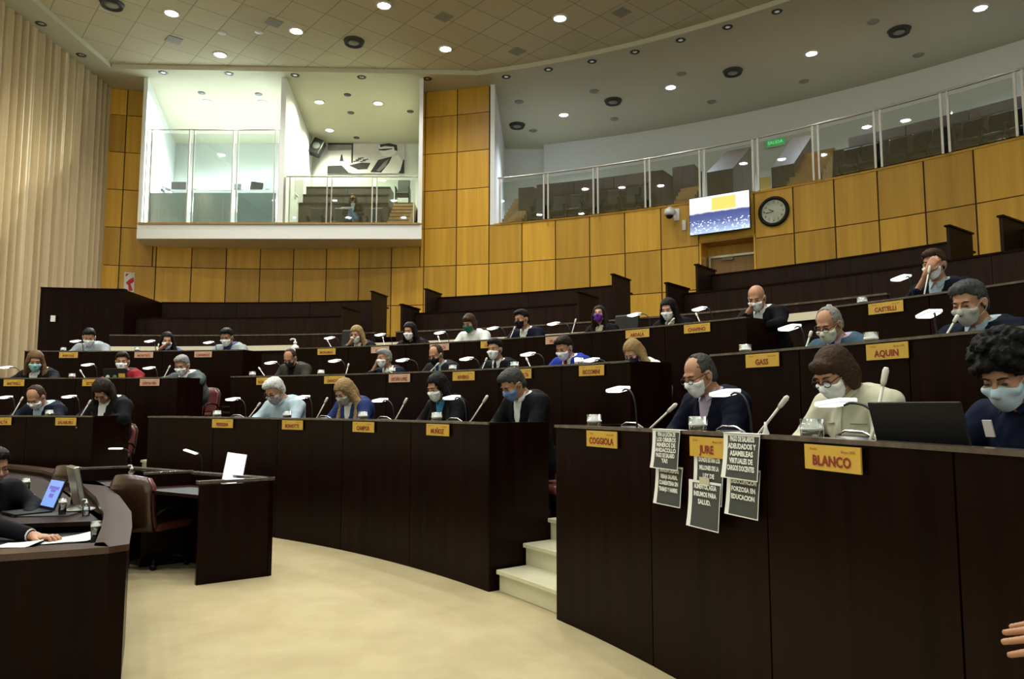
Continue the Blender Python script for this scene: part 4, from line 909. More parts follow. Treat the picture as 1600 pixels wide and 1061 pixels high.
        if style in ('short', 'receding', 'fringe', 'curly'):
            cut = np.maximum(cut, -(lz+.075+(.0)*ly)); ear = np.maximum(np.maximum(lz-.022, -(lz+.2)), -(ly+.030)); cut = np.maximum(cut, -ear)
        if style == 'fringe': cut = np.maximum(cut, lz-.045)
        if style == 'receding': cut = np.maximum(cut, -np.maximum(np.maximum(.08-lz, -(ly-.0)), np.abs(lx)-.05))
        nz_ = np.sin(lx*150+3*np.sin(lz*40+ly*25))*np.sin(ly*90+2*np.sin(lz*60+lx*30))*(.0030 if style in ('short', 'receding', 'long', 'wavy') else .0012 if style == 'bob' else .005)+np.sin(lx*420+ly*60+4*np.sin(lz*30))*.0014
        hf_.D = (cut+nz_).astype(np.float32); np_obj('hair', hf_.mesh(), hm_, t)
    # brows and eyes
    for s_ in (-1, 1):
        e_ = MB(); e2 = MB(); e_.tube([hd(.014*s_, .0935, .029), hd(.030*s_, .0925, .035), hd(.047*s_, .080, .030)], [.003, .0038, .002], 6)
        e2.lathe([(.001, .0), (.0105, .0), (.0108, .003), (.001, .0045)], tuple(hd(.031*s_, .0865, .0085)), 12, Matrix(Rh.tolist()).to_4x4() @ Matrix.Rotation(-PI/2, 4, 'X') @ Matrix.Diagonal((1, .45, 1, 1)))
        e_.build('eyebrow', hairm('brow_dark', (.03, .02, .015)), t); e2.build('eye', M['screen_off'], t)
    # ---- mask with ear loops
    if mask:
        mf = Field(H-.17, H+.17, max(res*.7, .006))
        g = .0045
        mf.ell(hd(0, .018, -.040), (.058+g, .070+g, .076+g), .02, Rh); mf.ell(hd(0, .058, -.098), (.028+g, .024+g, .018+g), .02, Rh); mf.cap(hd(0, .090, .010), hd(0, .112, -.022), .010+g, .012+g, .02)
        mf.ell(hd(0, .078, -.055), (.036+g, .022+g, .036+g), .02, Rh)
        for s_ in (-1, 1): mf.ell(hd(.040*s_, .066, -.022), (.024+g, .022+g, .020+g), .018, Rh)
        X, Y, Z = mf.grid(); x, y, z = X-H[0], Y-H[1], Z-H[2]
        lx = Rh[0][0]*x+Rh[1][0]*y+Rh[2][0]*z; ly = Rh[0][1]*x+Rh[1][1]*y+Rh[2][1]*z; lz = Rh[0][2]*x+Rh[1][2]*y+Rh[2][2]*z
        mf.D = np.maximum(mf.D, np.maximum(np.maximum(lz-(.002-.25*np.abs(lx)), -(lz+.118-.5*np.abs(lx))), -(ly-.022+.2*lz))).astype(np.float32)
        mk_ = M.get('mask_'+mask) or M.setdefault('mask_'+mask, plain('mask_'+mask, MK[mask], .75, noise=.35 if mask in ('print', 'floral') else .03, scale=70 if mask in ('print', 'floral') else 20, spec=.2))
        mo = np_obj('face_mask', mf.mesh(), mk_, t)
        for s_ in (-1, 1):
            lp = MB(); lp2 = MB(); lp.tube([hd(.060*s_, .045, -.012), hd(.077*s_, .010, .014), hd(.083*s_, -.020, .018)], .0016, 5); lp.tube([hd(.083*s_, -.020, .018), hd(.086*s_, -.028, 0), hd(.083*s_, -.022, -.022)], .0016, 5); lp.tube([hd(.054*s_, .040, -.070), hd(.074*s_, .0, -.050), hd(.083*s_, -.022, -.022)], .0016, 5)
            if mo is not None: lp.build('ear_loop', M['mic_white'], mo)
    if glasses:
        gl_ = MB()
        for s_ in (-1, 1):
            gl_.tube([hd(.031*s_+.024*math.cos(a_*PI/8), .108-.006*abs(math.cos(a_*PI/8)), .006+.017*math.sin(a_*PI/8)) for a_ in range(17)], .0022, 5, caps=False)
            gl_.tube([hd(.055*s_, .100, .010), hd(.079*s_, .05, .016), hd(.083*s_, -.015, .012)], .0022, 5)
        gl_.tube([hd(-.008, .109, .010), hd(.008, .109, .010)], .002, 5); gl_.build('glasses', M['black'], t)
    if legs:
        lg = Field(lo, hi, res)
        for s_, kx, ft in ((-1, -.09, (-.10, .46, .08)), (1, .02, (-.16, .62, .30))):
            kn = np.array((kx, .46, .50 if s_ < 0 else .60)); lg.cap(hip+(s_*.08, .02, -.0), kn, .09, .068, .03); lg.cap(kn, ft, .065, .050, .02)
        np_obj('jeans', lg.mesh(), cloth('cloth_denim', (.05, .10, .18)), t)
    return t, dict(nb=nb, H=H, hd=hd, Rh=Rh, hands=hands)
ROWS = {'A': (RA, FA, ZA), 'B': (RB, FB, ZB), 'C': (RC, FC, ZCC)}
def seated(label, row, x, y, hpx, dr=.50, turn=0, sit=None, **kw):
    """x, y: head centre in the photo; hpx: head height there; dr: how far behind the desk front the head is"""
    r, fz, zt = ROWS[row]; P = on_r(x, y, r+dr); dist = math.hypot(P.x, P.y); scl = min(1.20, max(.92, hpx*dist/F_PX/.248))
    face = ang(P)+180+turn; fx, fy = math.cos(R(face)), math.sin(R(face))
    lean_ = .26*scl if sit is None else sit; root = (P.x-fx*lean_, P.y-fy*lean_)
    t, info = figure(label, root, fz, face, (0, lean_/scl, (P.z-fz)/scl), scl, table=zt-.125-fz, **kw)
    return t, info, P
# ------------------------------------------------------------------ people at the desks
PEOPLE = [
 # key, short name used in other labels, full label, row, x, y, head px, kwargs
 ('A28', 'man in blue mask', 'man with dark greying hair, blue mask and open black suit, looking down', 'A', 801, 601, 48, dict(hair='salt', style='short', skinc='m', coat='black', shirt='white', mask='blue', pitch=38, yaw=-4, roll=-4)),
 ('A27', 'woman with long black hair', 'woman with long black hair, white mask and blue floral top', 'A', 683, 606, 41, dict(hair='black', style='long', coat='black', shirt='floral', mask='white', pitch=24, yaw=6)),
 ('A26', 'blond woman in blue blazer', 'woman with blond brown hair, patterned mask and blue blazer, writing', 'A', 538, 613, 37, dict(hair='blond', style='wavy', skinc='l', coat='dkblue', shirt='white', mask='floral', pitch=36, yaw=6)),
 ('A25', 'white-haired man in pale shirt', 'white-haired man with glasses, patterned mask and pale blue shirt', 'A', 429, 611, 38, dict(hair='white', style='short', coat=None, shirt='sky', mask='print', glasses=True, pitch=36, yaw=12, roll=4)),
 ('A29', 'balding man with glasses', 'balding man with black glasses, pale blue mask and dark navy suit', 'A', 1092, 587, 62, dict(res=.0075, hair='salt', style='receding', coat='navy', shirt='lilac', mask='white', glasses=True, pitch=26, yaw=0, dr=.52)),
 ('A30', 'woman in beige shirt', 'woman with brown bob hair, glasses, white mask and beige shirt', 'A', 1303, 583, 68, dict(res=.0075, hair='brown', style='bob', coat=None, shirt='beige', mask='white', glasses=True, pitch=36, yaw=4, dr=.50)),
 ('A31', 'curly-haired man', 'curly dark-haired man with pale blue mask and navy short-sleeved polo shirt', 'A', 1573, 586, 84, dict(res=.0075, hair='black', style='curly', skinc='m', coat=None, shirt='polo', mask='ltblue', pitch=30, yaw=14, pads='short', dr=.52)),
 ('A7', 'balding man in navy suit', 'balding man in navy suit bowed low over his papers at far left', 'A', 56, 621, 30, dict(hair='brown', style='receding', coat='navy', shirt='sky', mask='white', pitch=44, yaw=10)),
 ('A8', 'woman whose hair hides her face', 'woman in black blazer whose long dark hair hides her face', 'A', 160, 612, 33, dict(hair='dark', style='long', coat='black', shirt='white', mask=None, pitch=52, yaw=22, dr=.42, sit=.17)),
 ('B4', 'woman with wavy brown hair', 'woman with wavy brown hair, light blue mask and black jacket', 'B', 55, 565, 26, dict(hair='auburn', style='wavy', coat='black', shirt='white', mask='cyan', pitch=20, yaw=34)),
 ('B5', 'person in red jacket', 'dark-haired woman in red jacket and white mask behind a laptop', 'B', 191, 565, 26, dict(hair='dark', style='short', coat='red', shirt='black', mask='white', pitch=12, yaw=28)),
 ('B6', 'grey-haired man in grey suit', 'grey-haired man in grey suit and white mask at the left block', 'B', 284, 571, 28, dict(hair='grey', style='short', skinc='m', coat='grey', shirt='white', mask='white', pitch=26, yaw=14)),
 ('B9', 'man in olive jacket', 'man in dark olive jacket with dark mask, head bowed', 'B', 453, 560, 27, dict(hair='brown', style='receding', coat='olive', shirt='black', mask='dark', pitch=38, yaw=18)),
 ('B10', 'grey-haired man holding phone', 'grey-haired man in navy suit and white mask holding a phone to his ear', 'B', 600, 560, 28, dict(hair='grey', style='short', coat='navy', shirt='white', mask='white', pitch=10, yaw=-8, pose='phoneR')),
 ('B11', 'brown-haired man with blue tie', 'brown-haired man with black mask, dark grey suit and blue tie', 'B', 681, 555, 31, dict(hair='brown', style='receding', skinc='m', coat='charcoal', shirt='sky', tie='dkblue', mask='black', pitch=28, yaw=4)),
 ('B12', 'black-haired man in black suit', 'black-haired man with white mask, black suit and black tie', 'B', 773, 546, 33, dict(hair='black', style='short', coat='black', shirt='white', tie='black', mask='white', pitch=10, yaw=12)),
 ('B13', 'man in bright blue suit', 'young man in bright blue suit with white mask and red tie', 'B', 881, 544, 37, dict(hair='dark', style='short', coat='blue', shirt='white', tie='red', mask='white', pitch=30, yaw=10)),
 ('B14', 'blond woman in white blouse', 'blond woman in white blouse and dark mask bowed over her desk', 'B', 989, 551, 33, dict(hair='blond', style='long', skinc='l', coat=None, shirt='white', mask='navy', pitch=42, yaw=8)),
 ('C1', 'leftmost man in light grey suit', 'dark-haired man in light grey suit and white mask, leftmost of the third row', 'C', 139, 527, 25, dict(hair='black', style='short', coat='ltgrey', shirt='sky', mask='white', pitch=30, yaw=26)),
 ('C2', 'woman leaning on her hand', 'dark-haired woman leaning on her hand, white mask, blue patterned sleeve', 'C', 261, 533, 24, dict(hair='black', style='long', coat=None, shirt='blackblue', mask='white', pitch=12, yaw=32, pose='chinR')),
 ('C3', 'man in light grey suit beside the bottle', 'dark-haired man in light grey suit and white mask near the aisle bottle', 'C', 354, 527, 26, dict(hair='black', style='short', skinc='d', coat='ltgrey', shirt='dkblue', mask='white', pitch=24, yaw=12)),
 ('C15', 'light-haired woman at the desk end', 'light brown-haired woman in dark top with white mask beside the black chair', 'C', 557, 523, 26, dict(hair='blond', style='long', coat='black', shirt='white', mask='white', pitch=20, yaw=8, pose='chinR')),
 ('C16', 'dark-haired woman in black with white mask', 'long dark-haired woman in black with white mask, middle block third row', 'C', 640, 518, 27, dict(hair='black', style='long', coat='black', shirt='black', mask='white', pitch=14, yaw=8)),
 ('C17', 'woman with green mask', 'brown-haired woman with green mask and white lace blouse', 'C', 733, 505, 29, dict(hair='brown', style='bob', coat=None, shirt='white', mask='green', pitch=26, yaw=6)),
 ('C18', 'man with black mask', 'black-haired man with black mask and navy suit looking left', 'C', 815, 499, 30, dict(hair='black', style='short', skinc='m', coat='navy', shirt='white', mask='black', pitch=16, yaw=-8)),
 ('C19', 'woman with purple mask', 'long dark-haired woman with purple mask and head raised', 'C', 936, 492, 28, dict(hair='dark', style='long', skinc='l', coat='black', shirt='beige', mask='purple', pitch=-4, yaw=22)),
 ('C20', 'pale woman with long black hair', 'long black-haired woman in black with pale mask above the lettered plate', 'C', 1044, 484, 33, dict(hair='black', style='long', skinc='l', coat='black', shirt='beige', mask='white', pitch=22, yaw=14)),
 ('C21', 'bald man', 'bald man in dark suit leaning his head on his fist', 'C', 1182, 466, 38, dict(hair='black', style='bald', skinc='m', coat='black', shirt='white', mask='white', pitch=30, yaw=14, pose='chinR')),
 ('C22', 'bearded man hiding his mouth', 'brown-haired man in navy suit with a hand over his mask', 'C', 1459, 414, 42, dict(hair='brown', style='short', skinc='m', coat='navy', shirt='sky', mask='white', pitch=12, yaw=12, pose='noseR')),
 ('B23', 'elderly man with purple tie', 'elderly grey-haired man with glasses, cream mask, blue-grey suit and purple tie', 'B', 1295, 508, 50, dict(res=.009, hair='grey', style='receding', coat='slate', shirt='lilac', tie='purple', mask='cream', glasses=True, pitch=30, yaw=6)),
 ('B24', 'man in light grey mask', 'dark grey-haired man with light grey mask and navy suit, second row right', 'B', 1514, 474, 59, dict(res=.009, hair='salt', style='short', skinc='m', coat='navy', shirt='sky', mask='ltgrey', pitch=22, yaw=6)),
]
CL['red'] = CL['red']; CL['purple'] = (.06, .03, .20)
seat_pos = {}; short_of = {}
for key, sh_, lab, row, x, y, hpx, kw in PEOPLE:
    kw = dict(kw); dr = kw.pop('dr', .50); o, info, P = seated(lab, row, x, y, hpx, dr=dr, **kw); seat_pos[key] = (o, info, P, row, x); short_of[key] = sh_
# badges on the curly man's polo shirt
o, inf, P, _, _ = seat_pos['A31']; nb = inf['nb']
for s_, z_ in ((.085, -.13), (-.10, -.12)):
    MB().box(tuple(nb+np.array((s_, .098, z_+.03))), (.038, .006, .065), M=Matrix.Rotation(R(-14), 4, 'X')).build('shirt_badge', M['white_plastic'], o)
MB().box(tuple(nb+np.array((-.10, .102, -.09))), (.018, .006, .02), M=Matrix.Rotation(R(-22), 4, 'X')).build('badge_mark', M['red'], o)
# woman on the balcony
P = at_y(551, 309, 23.25); sc_ = 1.12; lp_ = (P.z-BZF)/sc_
figure('woman with black mask and jeans sitting cross-legged on the balcony', (P.x, P.y+.12), BZF, -84, (0, .12/sc_, lp_), sc_, pitch=4, yaw=0, hair='brown', style='long', coat='black', shirt='sky', mask='black', pose='lap', res=.014, legs=True, table=.5)
o = MB().box((0, 0, 0), (.34, .24, .012)).build('clipboard', M['paper']); o.location = (P.x-.08, P.y-.34, BZF+.80); tag(o, 'white papers held by the woman on the balcony', 'papers')
# ------------------------------------------------------------------ office chairs
def office_chair(label):
    t = thing('office_chair', label, 'chair')
    def cs(y0, z0, z1, w0, w1, th, bulge, lean, name, mt, n=9, m=6):
        vs, fs = [], []; mb = MB()
        for side in (0, 1):
            for j in range(m+1):
                v = j/m; z = z0+(z1-z0)*v; w_ = (w0+(w1-w0)*v)*(1 if v < .85 else 1-.25*(v-.85)/.15)
                for i_ in range(n+1):
                    u = -1+2*i_/n; vs.append((u*w_/2, y0+lean*v+bulge*(1-u*u)+(th if side else 0)-.02*math.sin(v*PI), z+(.03*(1-u*u) if j == m else 0)))
        N = (n+1)*(m+1)
        for j in range(m):
            for i_ in range(n): a = j*(n+1)+i_; fs += [(a, a+1, a+n+2, a+n+1), (N+a, N+a+n+1, N+a+n+2, N+a+1)]
        for j in range(m): a = j*(n+1); fs += [(a, a+n+1, N+a+n+1, N+a), (a+n, N+a+n, N+a+2*n+1, a+2*n+1)]
        for i_ in range(n): fs += [(i_, N+i_, N+i_+1, i_+1), (m*(n+1)+i_, m*(n+1)+i_+1, N+m*(n+1)+i_+1, N+m*(n+1)+i_)]
        mb.add(vs, fs, True); return mb.build(name, mt, t)
    cs(-.30, .46, .98, .46, .50, .055, -.07, -.07, 'backrest', M['maroon']); cs(-.335, .42, 1.0, .48, .53, .028, -.07, -.075, 'back_shell', M['shell'])
    MB().box((0, -.02, .455), (.50, .50, .09)).build('seat', M['maroon'], t, bevel=.035)
    for s_ in (-1, 1): MB().tube([(.24*s_, .14, .43), (.29*s_, .20, .55), (.29*s_, .17, .66), (.29*s_, .0, .69), (.29*s_, -.20, .67), (.26*s_, -.32, .60)], [.014, .016, .02, .02, .018, .014], 8).build('armrest', M['black'], t)
    MB().lathe([(.03, .10), (.03, .30), (.045, .31), (.045, .42)], n=14).build('gas_column', M['black'], t)
    bs = MB()
    for q in range(5):
        a = q*2*PI/5+.3; c_, s_ = math.cos(a), math.sin(a); bs.tube([(.03*c_, .03*s_, .13), (.28*c_, .28*s_, .085)], [.026, .016], 8)
        bs.lathe([(.001, -.018), (.030, -.018), (.030, .018), (.001, .018)], (.29*c_, .29*s_, .030), 12, Matrix.Rotation(a+PI/2, 4, 'Z') @ Matrix.Rotation(PI/2, 4, 'X'))
        bs.tube([(.28*c_, .28*s_, .085), (.29*c_, .29*s_, .05)], .012, 6)
    bs.build('castor_base', M['black'], t); return t
oc = office_chair('wooden-backed office chair beside the stenographers desk'); oc_used = False
def chair_at(loc, face, label, group=None, scale=None):
    global oc_used
    rz = R(face)-PI/2
    if not oc_used:
        oc_used = True; oc.location = loc; oc.rotation_euler = (0, 0, rz); oc['label'] = label
        if group: oc['group'] = group
        if scale: oc.scale = scale
        return oc
    return dup(oc, loc, rz, label, group, scale)
p1_ = at_z(248, 882, 0); chair_at(p1_, 70, 'wooden-backed office chair nearest the stenographers desk end panel', 'office chairs on the floor of the hall', (.78, .78, .72))
p2_ = at_z(150, 850, 0); chair_at((p2_.x, p2_.y, 0), 70, 'wooden-backed office chair behind the silver monitor', 'office chairs on the floor of the hall', (.78, .78, .72))
chair_px = {'A28': 864, 'A27': 737, 'A26': 590, 'A25': 480, 'A29': 1200, 'A30': 1440, 'A31': 1700, 'A7': 102, 'A8': 172, 'B4': 82, 'B5': 212, 'B6': 308, 'C1': 165, 'C2': 280}
for key, (o, info, P, row, x) in seat_pos.items():
    r, fz, zt = ROWS[row]; px = chair_px.get(key, x+8); rr = r+.50+.33
    a_ = ang(on_r(px, 600, rr)); q = pol(rr, a_, fz); chair_at(q, a_+180+4, 'dark red leather desk chair of the ' + short_of[key], 'dark red desk chairs in the rows')
q = pol(RB+1.0, 33.9, FB)
for x, rr, z_, lb in ((540, 15.0, FP, 'black chair back between the light-haired woman and the end wing'), (967, 15.0, FP, 'black chair back right of the woman with purple mask'), (1500, 15.0, FP, 'black chair behind the right end wing')):
    if x == 1500: continue
    a_ = ang(on_r(x, 500, rr)); dup(ch0, pol(rr, a_, z_), R(a_)-PI/2, lb, scale=(.9, .9, 1.0))
# ------------------------------------------------------------------ things on the desks
def lamp(row, hx, hy, bx, label, lit=0.0):
    r, fz, zt = ROWS[row]; hpos = on_r(hx, hy, r+.26); a_ = ang(on_r(bx, hy, r+.22)); bpos = pol(r+.22, a_, zt-.125)
    t = thing('desk_lamp', label, 'desk lamp', bpos, 0, 'white gooseneck desk lamps'); h = hpos-bpos; dxy = Vector((h.x, h.y, 0)); dn = dxy.normalized() if dxy.length > .01 else Vector((-1, 0, 0))
    MB().lathe([(.035, 0), (.035, .012), (.014, .02), (.001, .021)], n=16).build('base', M['black'], t)
    att = h-dn*-.0+Vector((0, 0, -.004))-(-dn)*0; end = h-dn*.055
    pts_ = [(0, 0, .01), (-dn.x*.01, -dn.y*.01, max(.06, h.z*.45)), (dn.x*.01, dn.y*.01, h.z*.80), (end.x*.35, end.y*.35, h.z*.98), (end.x*.75, end.y*.75, h.z+.008), (end.x, end.y, h.z)]
    # smooth the neck
    P_ = [Vector(p_) for p_ in pts_]; sm = []
    for i_ in range(len(P_)-1):
        p0, p1, p2, p3 = P_[max(i_-1, 0)], P_[i_], P_[i_+1], P_[min(i_+2, len(P_)-1)]
        for k_ in range(4):
            u = k_/4; sm.append(.5*((2*p1)+(p2-p0)*u+(2*p0-5*p1+4*p2-p3)*u*u+(-p0+3*p1-3*p2+p3)*u**3))
    sm.append(P_[-1]); MB().tube(sm, .0055, 6).build('gooseneck', M['black'], t)
    rz_ = math.atan2(dn.y, dn.x)
    def head(l_, w_, th, nose):
        pr = []; n_ = 14
        for i_ in range(n_+1):
            u = i_/n_; wv = w_*(.80+.20*min(1, u*4))*(1 if u < .93 else 1-(u-.93)*3); pr.append((-l_/2+l_*u, wv/2))
        return [(x_, y_, 0) for x_, y_ in pr]+[(x_, -y_, 0) for x_, y_ in reversed(pr)]
    T = Matrix.Translation(h) @ Matrix.Rotation(rz_, 4, 'Z') @ Matrix.Rotation(R(6), 4, 'Y')
    pl = [T @ Vector(p_) for p_ in head(.17, .098, .02, 0)]
    MB().prism(pl, (0, 0, .020)).build('lamp_head', M['lamp_head'], t, bevel=.006)
    pl = [T @ (Vector(p_)*.8+Vector((0, 0, -.002))) for p_ in head(.17, .098, .02, 0)]
    MB().prism(pl, (0, 0, .002)).build('led_panel', M['lamp_tube'], t)
    if lit:
        l = bpy.data.lights.new('lamp_light', 'SPOT'); l.energy = lit; l.spot_size = R(130); l.spot_blend = .9; l.color = (1, .96, .86); l.shadow_soft_size = .04
        lo_ = bpy.data.objects.new('lamp_light', l); sc.collection.objects.link(lo_); lo_.location = h+Vector((0, 0, -.02)); lo_.parent = t
    return t
def mic(row, bx, tx, ty, label, dz=0.0):
    r, fz, zt = ROWS[row]; a_ = ang(on_r(bx, ty, r+.16)); b_ = pol(r+.16, a_, zt-.125); h = on_r(tx, ty, r+.24)-b_
    t = thing('microphone', label, 'microphone', b_, 0, 'white gooseneck microphones')
    MB().box((0, 0, .012), (.075, .09, .024), R(a_)).build('base', M['black'], t, bevel=.005)
    d = h.normalized(); kn = Vector((h.x*.06, h.y*.06, h.z*.22)); MB().tube([(0, 0, .02), kn, h*.40, h*.84], .0058, 6).build('gooseneck', M['mic_white'], t)
    MB().tube([h*.82, h*.86, h*.97, h], [.0065, .0105, .0115, .007], 10).build('capsule', M['mic_white'], t); return t
g0 = None
def tumbler(row, x, label, dr=.12, gold=False, pos=None, s=1.0):
    global g0
    if pos is None:
        r, fz, zt = ROWS[row]; a_ = ang(on_r(x, 600, r+dr)); pos = pol(r+dr, a_, zt-.125)
    if g0 is None:
        g0 = thing('water_glass', label, 'glass', pos, 0, 'water glasses on the desks')
        MB().lathe([(.001, .0), (.030, .0), (.033, .005), (.036, .155), (.0335, .155), (.031, .012), (.001, .012)], n=20).build('tumbler', M['tumbler'], g0)
        MB().lathe([(.001, .013), (.0305, .013), (.033, .115), (.001, .115)], n=20).build('water', M['water'], g0)
        MB().lathe([(.0350, .118), (.0362, .124), (.0352, .128)], n=20).build('water_line', M['white_plastic'], g0); t = g0
    else: t = dup(g0, pos, 0, label)
    s = s*1.22 if row != 'A' or x else s; t.scale = (s, s, s); return t
def console(row, x, label, w_=.20):
    r, fz, zt = ROWS[row]; a_ = ang(on_r(x, 600, r+.2)); t = thing('voting_console', label, 'console', pol(r+.2, a_, zt-.125), R(a_)-PI/2, 'dark voting consoles')
    MB().prism([(-w_/2, -.05, .0), (-w_/2, .07, .0), (-w_/2, .07, .13), (-w_/2, -.05, .05)], (w_, 0, 0)).build('console_body', M['black'], t, bevel=.012)
    MB().tube([(-w_/2, .065, .12), (-w_/4, .065, .142), (w_/5, .065, .140), (w_/2, .065, .118), (w_/2+.01, .06, .03)], .006, 6).build('chrome_edge', M['steel'], t); return t
DESK = [  # row, occupant text, lamp (hx, hy, bx), mic (bx, tx, ty), glass x, plate (x0, x1, text), light
 ('A', 'at the empty place beside the aisle steps', (966, 611, 993), (981, 1057, 631), 928, (920, 967, 'COGGIOLA'), 2.0),
 ('A', 'before the balding man with glasses', (1133, 617, 1171), (1152, 1231, 619), 1089, (1081, 1136, 'JURE'), 2.0),
 ('A', 'before the woman in beige shirt', (1306, 633, 1373), (1346, 1385, 574), 1266, (1260, 1347, 'BLANCO'), 2.5),
 ('A', 'left of the white-haired man in pale shirt', (364, 625, 384), (377, 407, 629), 341, (336, 368, 'PERESSINI'), 0),
 ('A', 'between the white-haired man and the blond woman in blue', (473, 622, 488), (486, 512, 621), 450, (445, 477, 'BONOTTI'), 1.0),
 ('A', 'between the blond woman in blue and the woman with black hair', (594, 627, 615), (607, 636, 622), 568, (555, 588, 'CAMPOS'), 0),
 ('A', 'between the woman with black hair and the man in blue mask', (706, 623, 728), (720, 762, 618), 683, (670, 705, 'MUÑOZ'), 0),
 ('A', 'beside the balding man in navy suit at the left edge', (8, 622, 24), (13, 36, 620), 80, (-10, 23, 'PERALTA'), 0),
 ('A', 'beside the woman whose hair hides her face', (108, 621, 125), (119, 142, 625), None, (92, 124, 'SALABURU'), 0),
 ('B', 'before the woman with wavy brown hair', (9, 575, 32), None, None, (7, 39, 'MARTINELLI'), 0),
 ('B', 'before the person in red jacket', (137, 571, 152), (143, 125, 578), 112, (130, 161, 'ESTEVES'), 0),
 ('B', 'before the grey-haired man in grey suit', (233, 576, 246), (250, 266, 571), None, (220, 250, 'QUIROGA VERA'), 0),
 ('B', 'before the man in olive jacket', (423, 568, 439), (425, 404, 574), 394, (402, 432, 'ROLANDO'), 0),
 ('B', 'left of the grey-haired man holding a phone', (523, 565, 540), (537, 545, 568), 501, (508, 540, 'SANCHEZ'), 0),
 ('B', 'before the brown-haired man with blue tie', (629, 564, 653), (655, 686, 567), 612, (609, 642, 'ORTUÑO LOPEZ'), 0),
 ('B', 'between the men with blue tie and black suit', (729, 562, 749), (745, 761, 559), 707, (709, 743, 'RIVERO'), 0),
 ('B', 'between the black suit and bright blue suit', (825, 555, 850), (838, 822, 559), 804, (806, 832, 'PERALTA'), 0),
 ('B', 'between the bright blue suit and the blond woman in white', (924, 564, 948), None, 905, (907, 946, 'RICCOMINI'), 0),
 ('B', 'left of the elderly man with purple tie', (1234, 514, 1257), (1247, 1268, 517), 1166, (1169, 1221, 'GASS'), 2.2),
 ('B', 'before the man in light grey mask', (1452, 493, 1462), (1453, 1497, 492), 1364, (1359, 1425, 'AQUIN'), 0),
 ('C', 'beside the leftmost man in light grey suit', (118, 534, 130), None, 96, (91, 120, 'MURISI OLAIZ'), 0),
 ('C', 'beside the woman leaning on her hand', (234, 534, 243), (245, 248, 537), 212, (209, 238, 'MONTECI'), 0),
 ('C', 'beside the man in light grey suit near the bottle', (326, 536, 338), None, None, (303, 330, 'CAPARROZ'), 0),
 ('C', 'left of the light-haired woman', (515, 529, 530), (526, 511, 531), None, (496, 524, 'MORAIRAS'), 0),
 ('C', 'between the light-haired woman and dark-haired woman in black', (594, 524, 612), (604, 598, 526), None, (580, 608, 'GALLIA'), 0),
 ('C', 'between the dark-haired woman in black and the green mask', (687, 521, 701), (693, 684, 525), None, (672, 702, 'BERTOLDI'), 1.5),
 ('C', 'between the green mask and the man with black mask', (770, 514, 789), (790, 805, 510), None, (752, 783, 'CAMPOS'), 0),
 ('C', 'left of the woman with purple mask', (865, 507, 890), (888, 900, 498), None, (854, 886, 'VILLONE'), 0),
 ('C', 'between the purple mask and the pale woman', (991, 493, 1015), (1023, 1054, 497), None, (980, 1017, 'ABDALA'), 0),
 ('C', 'between the pale woman and the bald man', (1093, 484, 1112), (1102, 1087, 489), None, (1072, 1113, 'CHAPINO'), 0),
 ('C', 'before the bearded man hiding his mouth', (1408, 436, 1424), (1435, 1453, 415), 1353, (1364, 1419, 'CASTELLI'), 0),
]
pink = {'CAPARROZ', 'MONTECI', 'QUIROGA VERA', 'ORTUÑO LOPEZ', 'GALLIA', 'VILLONE', 'BERTOLDI'}
rown = {'A': 'front row', 'B': 'second row', 'C': 'third row'}
for row, who, lp_, mc, gx, (x0, x1, tx), lit in DESK:
    r, fz, zt = ROWS[row]
    lamp(row, *lp_, 'desk lamp, ' + rown[row] + ', ' + who, lit)
    if mc: mic(row, *mc, 'microphone, ' + rown[row] + ', ' + who)
    if gx is not None: tumbler(row, gx, 'water glass, ' + rown[row] + ', ' + who)
    nameplate(r, zt, x0, x1, tx, 'lettered nameplate, ' + rown[row] + ', ' + who, 'pinkcard' if tx in pink else 'yellow')
for x, who in ((1122, 'before the balding man with glasses'), (972, 'at the empty place beside the aisle'), (1312, 'before the woman in beige shirt'), (365, 'left of the white-haired man'), (500, 'right of the white-haired man'), (592, 'right of the blond woman in blue'), (700, 'right of the woman with black hair')):
    console('A', x, 'low dark console with chrome edge ' + who)
# laptops
def laptop(pos, rz, label, back, screen=None, w_=.36, tilt=12, stickers=None, s=1.0):
    t = thing('laptop', label, 'laptop', pos, rz); t.scale = (s, s, s)
    MB().box((0, .0, .012), (w_, .25, .02)).build('keyboard_base', M['black'], t, bevel=.004)
    T = Matrix.Translation((0, .125, .02)) @ Matrix.Rotation(R(-tilt), 4, 'X')
    MB().box(T @ Vector((0, .006, .12)), (w_, .012, .24), M=T.to_3x3().to_4x4()).build('lid', back, t, bevel=.003)
    if screen: MB().box(T @ Vector((0, -.003, .122)), (w_-.03, .004, .20), M=T.to_3x3().to_4x4()).build('screen', screen, t)
    if stickers:
        for q, (sx_, mt, rd) in enumerate(stickers):
            if rd: MB().lathe([(.001, 0), (.03, 0), (.03, .003)], T @ Vector((sx_, .013, .12)), 16, T.to_3x3().to_4x4() @ Matrix.Rotation(-PI/2, 4, 'X')).build('sticker', M[mt], t)
            else: MB().box(T @ Vector((sx_, .014, .12)), (.10, .003, .10), M=T.to_3x3().to_4x4()).build('sticker', M[mt], t)
    return t
q = on_r(1492, 690, RA+.26); a_ = ang(q); laptop(pol(RA+.28, a_, ZA-.125), R(a_)+PI/2, 'open black laptop seen from behind, beside the woman in beige', M['black'], w_=.37, tilt=14)
M['sticker_green'] = plain('green_sticker', (.10, .30, .12), .5); a_ = ang(on_r(190, 590, RB+.24))
laptop(pol(RB+.26, a_, ZB-.125), R(a_)+PI/2, 'black laptop lid with round stickers before the person in red', M['black'], w_=.36, tilt=10, stickers=[(.11, 'white_plastic', True), (0, 'sticker_green', True), (-.11, 'yellow', False)])
